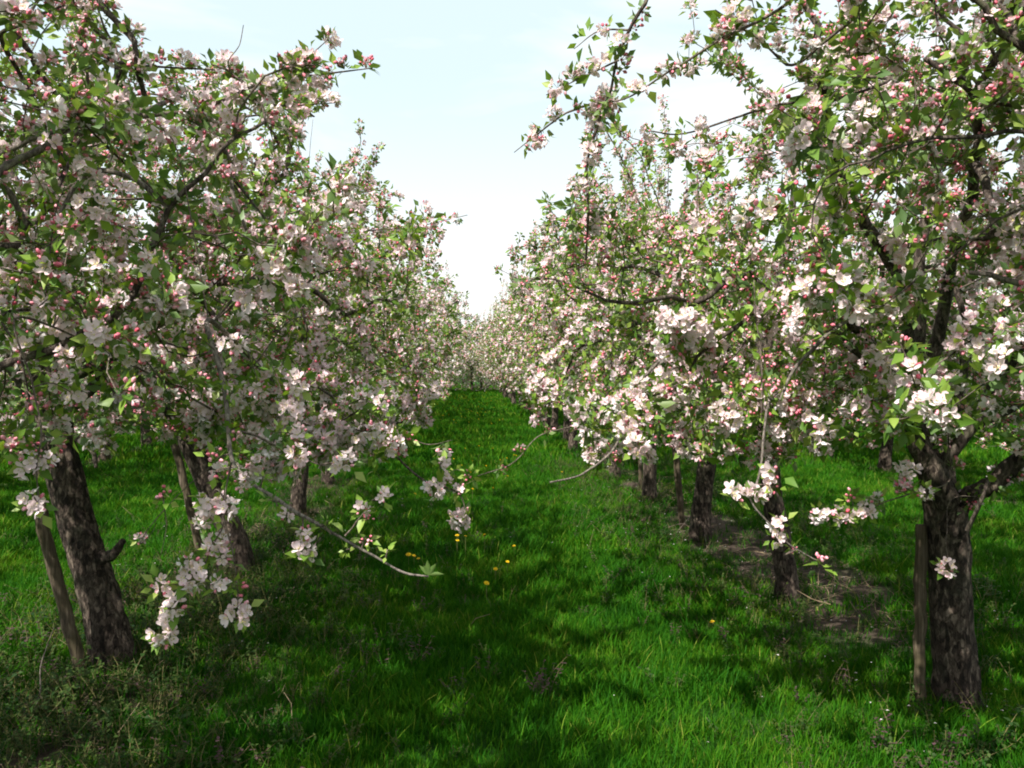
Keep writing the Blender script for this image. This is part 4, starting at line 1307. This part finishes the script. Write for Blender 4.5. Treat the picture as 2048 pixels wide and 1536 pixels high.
# ------------------------------------------------------------------ grass and low plants, scattered with geometry nodes
def template(name, arr, mats):
    me = make_mesh(name, arr, mats, smooth=True)
    return bpy.data.objects.new(name, me)        # kept out of the scene: only its copies are seen


def tuft_arr(rng, blades=14, h=(.07, .15), w=.0026, spread=.05, lean=.45, seg=3):
    b = Buf()
    for i in range(blades):
        a = rng.uniform(0, 6.28); rr = spread * math.sqrt(rng.uniform(0, 1))
        base = np.array([math.cos(a) * rr, math.sin(a) * rr, -.01])
        H = rng.uniform(*h); l = rng.uniform(.05, lean) * H * 1.3; la = rng.uniform(0, 6.28)
        dr = np.array([math.cos(la), math.sin(la), 0]); sd = np.array([-math.sin(la + rng.uniform(-.8, .8)), math.cos(la), 0])
        ww = w * rng.uniform(.7, 1.35)
        v, t = [], []
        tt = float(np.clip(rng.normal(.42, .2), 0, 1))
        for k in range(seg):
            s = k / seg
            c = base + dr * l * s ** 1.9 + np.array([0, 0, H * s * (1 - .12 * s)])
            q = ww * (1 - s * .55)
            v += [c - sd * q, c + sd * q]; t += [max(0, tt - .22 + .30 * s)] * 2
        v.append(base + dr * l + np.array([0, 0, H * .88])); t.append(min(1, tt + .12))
        f = []
        for k in range(seg - 1):
            j = 2 * k; f += [[j, j + 1, j + 3], [j, j + 3, j + 2]]
        j = 2 * (seg - 1); f.append([j, j + 1, j + 2])
        b.add(v, f, 0, np.array(t, np.float32))
    return b.arrays()


def weed_arr(rng, n=16, h=.14, purple=0.0, leafL=.022):
    """small leafy plant: a few stems with paired leaves; optional purple top of dead nettle"""
    b = Buf()
    for sidx in range(int(rng.integers(3, 6))):
        la = rng.uniform(0, 6.28); H = h * rng.uniform(.5, 1.1); l = H * rng.uniform(.1, .7)
        base = np.array([rng.normal(0, .02), rng.normal(0, .02), 0]); top = base + np.array([math.cos(la) * l, math.sin(la) * l, H])
        pts = [base, base * .5 + top * .5 + [0, 0, .015], top]
        tube(b, pts, [.0016, .0013, .0009], 3, 1, .5)
        m = max(3, int(n / 4))
        for k in range(m):
            s = (k + .8) / m; c = base + (top - base) * s
            for sg in (0, math.pi):
                a = k * 1.57 + sg + rng.uniform(-.4, .4); e = rng.uniform(-.2, .5)
                x = np.array([math.cos(a) * math.cos(e), math.sin(a) * math.cos(e), math.sin(e)])
                y = unit(np.cross([0, 0, 1], x)); z = np.cross(x, y)
                mt = 2 if (purple and s > 1 - purple) else 0
                put(b, leaf_arr(rng, 2, leafL * rng.uniform(.7, 1.2)), np.stack([x, y * (1.7 if leafL < .03 else 1.2), z], 1), c, 1.0 * (1.1 - .4 * s), (mt,))
    return b.arrays()


def stem_arr(rng):
    b = Buf()
    for i in range(3):
        la = rng.uniform(0, 6.28); L = rng.uniform(.06, .22); e = rng.uniform(.0, .5)
        p0 = rng.normal(0, .03, 3) * [1, 1, 0] + [0, 0, .01]; dr = np.array([math.cos(la) * math.cos(e), math.sin(la) * math.cos(e), math.sin(e)])
        tube(b, [p0, p0 + dr * L * .5 + rng.normal(0, .008, 3), p0 + dr * L], [.0022, .0018, .001], 3, 0, rng.uniform(.2, .9))
    return b.arrays()


def scatter(name, pts, scl, templates, tilt=.18, label=None):
    """one object of kind stuff: the points of its own mesh carry copies of the templates"""
    n = len(pts)
    me = bpy.data.meshes.new(name)
    me.vertices.add(n); me.vertices.foreach_set("co", np.ascontiguousarray(pts, np.float32).ravel())
    a = me.attributes.new("turn", 'FLOAT_VECTOR', 'POINT')
    rot = np.stack([RNG.normal(0, tilt, n), RNG.normal(0, tilt, n), RNG.uniform(0, 6.28, n)], 1).astype(np.float32)
    a.data.foreach_set("vector", rot.ravel())
    a = me.attributes.new("size", 'FLOAT_VECTOR', 'POINT'); a.data.foreach_set("vector", np.ascontiguousarray(scl, np.float32).ravel())
    a = me.attributes.new("which", 'INT', 'POINT'); a.data.foreach_set("value", RNG.integers(0, len(templates), n).astype(np.int32))
    ob = link(name, me, kind="stuff")
    ng = bpy.data.node_groups.new(name + "_scatter", 'GeometryNodeTree')
    ng.interface.new_socket("Geometry", in_out='INPUT', socket_type='NodeSocketGeometry')
    ng.interface.new_socket("Geometry", in_out='OUTPUT', socket_type='NodeSocketGeometry')
    N, Lk = ng.nodes, ng.links
    gi, go = N.new("NodeGroupInput"), N.new("NodeGroupOutput")
    jn = N.new("GeometryNodeGeometryToInstance")
    for t in reversed(templates):
        oi = N.new("GeometryNodeObjectInfo"); oi.inputs[0].default_value = t; oi.transform_space = 'ORIGINAL'
        Lk.new(oi.outputs['Geometry'], jn.inputs[0])
    iop = N.new("GeometryNodeInstanceOnPoints")
    def named(nm, ty):
        q = N.new("GeometryNodeInputNamedAttribute"); q.data_type = ty; q.inputs[0].default_value = nm
        return [o for o in q.outputs if o.enabled and o.name == 'Attribute'][0]
    Lk.new(gi.outputs[0], iop.inputs['Points']); Lk.new(jn.outputs[0], iop.inputs['Instance'])
    iop.inputs['Pick Instance'].default_value = True
    Lk.new(named("which", 'INT'), iop.inputs['Instance Index'])
    er = N.new("FunctionNodeEulerToRotation"); Lk.new(named("turn", 'FLOAT_VECTOR'), er.inputs[0]); Lk.new(er.outputs[0], iop.inputs['Rotation'])
    Lk.new(named("size", 'FLOAT_VECTOR'), iop.inputs['Scale'])
    Lk.new(iop.outputs[0], go.inputs[0])
    md = ob.modifiers.new("scatter", 'NODES'); md.node_group = ng
    return ob


def field(density_fn, y0, y1, dmax, xhalf):
    """random ground points in view range, thinned by a density function (per square metre)"""
    A = (y1 - y0) * xhalf * 2
    n = int(A * dmax)
    x = RNG.uniform(-xhalf, xhalf, n); y = RNG.uniform(y0, y1, n)
    p = np.stack([x, y, height(x, y)], 1)
    px, py, d = project(p)
    keep = (d > .5) & (px > -260) & (px < 2308) & (RNG.uniform(0, 1, n) * dmax < density_fn(x, y))
    return p[keep]


GT = np.random.default_rng(77)
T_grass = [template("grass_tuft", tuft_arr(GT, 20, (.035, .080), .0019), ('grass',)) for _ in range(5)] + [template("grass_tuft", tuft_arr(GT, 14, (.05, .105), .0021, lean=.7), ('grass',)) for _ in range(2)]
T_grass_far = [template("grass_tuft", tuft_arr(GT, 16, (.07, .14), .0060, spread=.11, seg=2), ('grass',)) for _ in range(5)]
T_weed = [template("weed", weed_arr(GT, 16, .12), ('weed', 'stalk', 'nettle')) for _ in range(4)] + [template("weed", weed_arr(GT, 18, .16, leafL=.034), ('weed', 'stalk', 'nettle')) for _ in range(2)]
T_nettle = [template("dead_nettle", weed_arr(GT, 22, .17, purple=.55, leafL=.024), ('weed', 'stalk', 'nettle')) for _ in range(4)]
T_stem = [template("dry_stem", stem_arr(GT), ('dry',)) for _ in range(4)]


def g_den(scale):
    def fn(x, y):
        return scale * (1 - .93 * soil_mask(x, y)) * (.65 + .5 * fbm(x, y, 1.1, 31))
    return fn


def sizes(p, lo, hi, tall=0.0, wide=1.0):
    n = len(p)
    h = RNG.uniform(lo, hi, n) * (.55 + .95 * fbm(p[:, 0], p[:, 1], 1.4, 40))
    return np.stack([h * wide, h * wide, h * (1 + tall)], 1)


p1 = field(g_den(900), 2.6, 6.5, 900, 6.0)
p2 = field(g_den(420), 6.5, 12, 420, 9.5)
p3 = field(g_den(70), 12, 24, 70, 16)
p4 = field(g_den(26), 24, 60, 26, 20)
print("grass tufts", len(p1), len(p2), len(p3), len(p4))
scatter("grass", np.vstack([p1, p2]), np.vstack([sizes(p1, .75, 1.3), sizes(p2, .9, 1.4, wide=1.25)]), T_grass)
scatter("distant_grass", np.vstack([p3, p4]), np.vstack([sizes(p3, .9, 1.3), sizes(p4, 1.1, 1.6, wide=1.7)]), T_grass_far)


def ring(x, y):
    o = np.zeros_like(x)
    for bx, by, _ in list(R_BASE) + list(L_BASE):
        o = np.maximum(o, np.exp(-((np.hypot(x - bx, y - by) - .13) / .07) ** 2))
    return o


def w_den(x, y):
    s = soil_mask(x, y) * (x > 0)
    l = 1.5 * np.exp(-((x - XL) / .85) ** 2) * np.exp(-((y - 4.0) / 3.0) ** 2)
    r = np.exp(-((x - XR + .35) / .40) ** 2)
    o = np.exp(-((x - XR - 1.0) / .6) ** 2) * .5
    return 240 * np.clip(np.maximum(np.maximum(l * 1.1, r * .5), o) * (.3 + 1.1 * fbm(x, y, 2.2, 51)), 0, 1) * (1 - .9 * s) + 5 + 3 * s + 150 * ring(x, y)


pw = field(w_den, 2.6, 13, 400, 8.5)
scatter("weeds", pw, sizes(pw, .45, 1.0), T_weed, .3)


def n_den(x, y):
    return 42 * np.clip(np.exp(-((x - .05) / .9) ** 2) * np.exp(-((y - 3.7) / 1.1) ** 2) * (vnoise(x, y, 3.0, 61) - .35) * 1.9, 0, 1) + 22 * np.clip(np.exp(-((x - XL) / .9) ** 2), 0, 1) + 22 * np.exp(-((x - XR + .3) / .5) ** 2)


pn = field(n_den, 2.6, 11, 90, 5)
scatter("dead_nettles", pn, sizes(pn, .45, .9), T_nettle, .15)
pd = field(lambda x, y: 30 * soil_mask(x, y) + 4 * np.exp(-((x - XL) / .8) ** 2) + .6, 2.6, 12, 90, 6)
scatter("dry_stems", pd, sizes(pd, .7, 1.3), T_stem, .3)

# fallen petals
pf = Buf()
for x, y in zip(np.r_[RNG.normal(XL, .6, 160), RNG.normal(XR + .1, .6, 260)], RNG.uniform(3, 11, 420)):
    s = RNG.uniform(.005, .010); a = RNG.uniform(0, 6.28); z = float(height(x, y)) + (.012 if soil_mask(x, y) > .5 else RNG.uniform(.03, .09))
    c, q = math.cos(a) * s, math.sin(a) * s
    pf.add([[x - c, y - q, z], [x + q * .6, y - c * .6, z + .003], [x + c, y + q, z], [x - q * .6, y + c * .6, z + .003]], [[0, 1, 2], [0, 2, 3]], 0, RNG.uniform(0, .3))
link("fallen_petals", make_mesh("fallen_petals", pf.arrays(), ('petal',)), kind="stuff")


# ------------------------------------------------------------------ dandelions
def head_mesh(rng):
    b = Buf()
    for ring, (n, r, z) in enumerate(((15, .0175, .002), (12, .0125, .0065), (8, .007, .0095))):
        for i in range(n):
            a = i * 6.2832 / n + ring * .3 + rng.uniform(-.1, .1); w = r * .24
            c, s = math.cos(a), math.sin(a)
            b.add([[0, 0, 0], [c * r * .7 - s * w, s * r * .7 + c * w, z * .8], [c * r, s * r, z], [c * r * .7 + s * w, s * r * .7 - c * w, z * .8]], [[0, 3, 1], [1, 3, 2]], 0, rng.uniform(0, 1))
    return make_mesh("flower_head", b.arrays(), ('yellow',))


HEADS = [head_mesh(GT) for _ in range(3)]


def dandelion(x, y, h, label, group, full=True, s=1.0, lean=(0, 0)):
    t = thing("dandelion", label, "flower", (x, y, float(height(x, y))), 0, group)
    sb = Buf(); top = np.array([lean[0], lean[1], h])
    tube(sb, [np.zeros(3), top * .5 + [0, 0, .01], top], [.0024, .002, .002], 4, 0, .2)
    link("stem", make_mesh("stem", sb.arrays(), ('stalk',)), t)
    hd = link("flower_head", HEADS[int(GT.integers(3))], t)
    place(hd, basis(unit(np.array([GT.normal(0, .25), GT.normal(-.1, .25), 1.0])), GT.uniform(0, 6)), top, s)
    return t


DG = "dandelions flowering in the path"
for px, py, h, lab, s in ((914, 1070, .19, "taller of two close dandelions under the lowest hanging pink truss", 1.0), (915, 1080, .15, "lower of two close dandelions under the lowest hanging pink truss", .85),
                          (931, 1073, .17, "narrow dandelion just right of the close pair mid path", .8), (969, 1070, .20, "dandelion on a clear upright pale stem right of the close pair", 1.1),
                          (1028, 1091, .14, "small dandelion alone, right of the upright stemmed one", .8), (1015, 1123, .12, "tiny half hidden dandelion between the lone pair and the upright one", .85),
                          (991, 1142, .13, "orange yellow dandelion just behind the frontmost one", .95), (973, 1169, .12, "frontmost dandelion in the middle of the path", 1.1),
                          (817, 1108, .14, "largest dandelion of the trio above the bare branch tip", 1.2), (828, 1110, .12, "middle dandelion of the trio above the bare branch tip", .9),
                          (837, 1116, .10, "rightmost dandelion of the trio above the bare branch tip", .8), (1424, 1240, .07, "single orange dandelion in sunlit grass near the right strip", .9)):
    r = ray(px, py); k = (CAM_H - h) / -r[2]
    q = np.array([0, 0, CAM_H]) + r * k
    dandelion(q[0], q[1], h, lab, DG, s=s)
far_pts = []
for _ in range(130):
    y = float(JR.choice([JR.uniform(9, 14), JR.uniform(20, 30), JR.uniform(30, 43)], p=[.07, .43, .50]))
    far_pts.append((JR.normal(.2, .75) + float(bend(y)), y))
hp = None
far_pts += [tuple(G(a, b)[:2]) for a, b in ((930, 915), (958, 905), (985, 915), (1000, 935), (1032, 928), (945, 940), (972, 950), (700, 880), (1455, 905))]
for x, y in far_pts:
    if abs(x - .2 - bend(y)) > 1.5: continue
    if hp is None:
        hp = dandelion(x, y, .13, "tiny far yellow dandelion among the many down the path", "far dandelions down the path", s=1.35)
    else:
        c = hp.copy(); COL.objects.link(c); c.location = (x, y, float(height(x, y)) + JR.uniform(-.02, .02)); copy_children(hp, c)

# ------------------------------------------------------------------ long bare shoot lying in the left corner, cut twigs round the third trunk
def lone_twig(pts, r0, r1, name, label, cat, mat='pale_branch', group=None):
    q = catmull([np.array(p) for p in pts], 7); b = Buf(); tube(b, q - q[0], np.linspace(r0, r1, len(q)), 5, 0, .5, True, lump=.1)
    o = link(name, make_mesh(name, b.arrays(), (mat,)), None, q[0]); o["label"], o["category"] = label, cat
    if group: o["group"] = group
    return o


dz = depth_of(G(62, 1440))
lone_twig([P(62, 1440, dz), P(80, 1385, dz), P(82, 1330, dz + .03), P(108, 1255, dz + .05)], .0045, .002, "bare_shoot", "pale bare shoot curving up out of the dark weeds in the lower left corner", "twig")
for k, (x0, y0, x1, y1, h) in enumerate(((1340, 1085, 1400, 1040, .12), (1425, 1085, 1395, 1045, .15), (1350, 1070, 1450, 1075, .05), (1415, 1100, 1375, 1060, .2), (1330, 1060, 1390, 1085, .1), (1440, 1065, 1400, 1080, .25))):
    a, b_ = G(x0, y0), G(x1, y1)
    b_[2] += h; a[2] = .015
    lone_twig([a, a * .5 + b_ * .5 + np.array([.03, 0, .05]), b_], .004, .002, "cut_twig", "dry cut twig heaped round the foot of the third trunk right of the path", "twig", 'twig', "cut twigs at the third trunk")

# leafy sprout at the bare tip of the long hanging branch is part of that tree
tree1 = [o for o in bpy.data.objects if o.get("label") == L1.label][0]
tip = P(857, 1150, 2.2)
for a, e, L in ((.3, 1.0, 1.1), (1.9, 1.35, 1.2), (3.4, .8, 1.0), (-.2, .05, 1.1), (2.6, 1.1, .9), (.8, 1.3, 1.0)):
    x = CAM_R @ np.array([math.cos(a) * math.cos(e), math.sin(e), math.sin(a) * math.cos(e) * .6]); x = unit(x)
    y = unit(np.cross([0, 1.0, .2], x)); z = np.cross(x, y)
    lf = bpy.data.objects.new("leaf", LEAF_MESH[int(GT.integers(8))]); COL.objects.link(lf); lf.parent = tree1
    place(lf, np.stack([x, y * .55, z], 1), tip - L1.base, L * .8)

tri = sum(len(m.polygons) for m in bpy.data.meshes)
print("unique triangles", tri, "objects", len(bpy.data.objects))
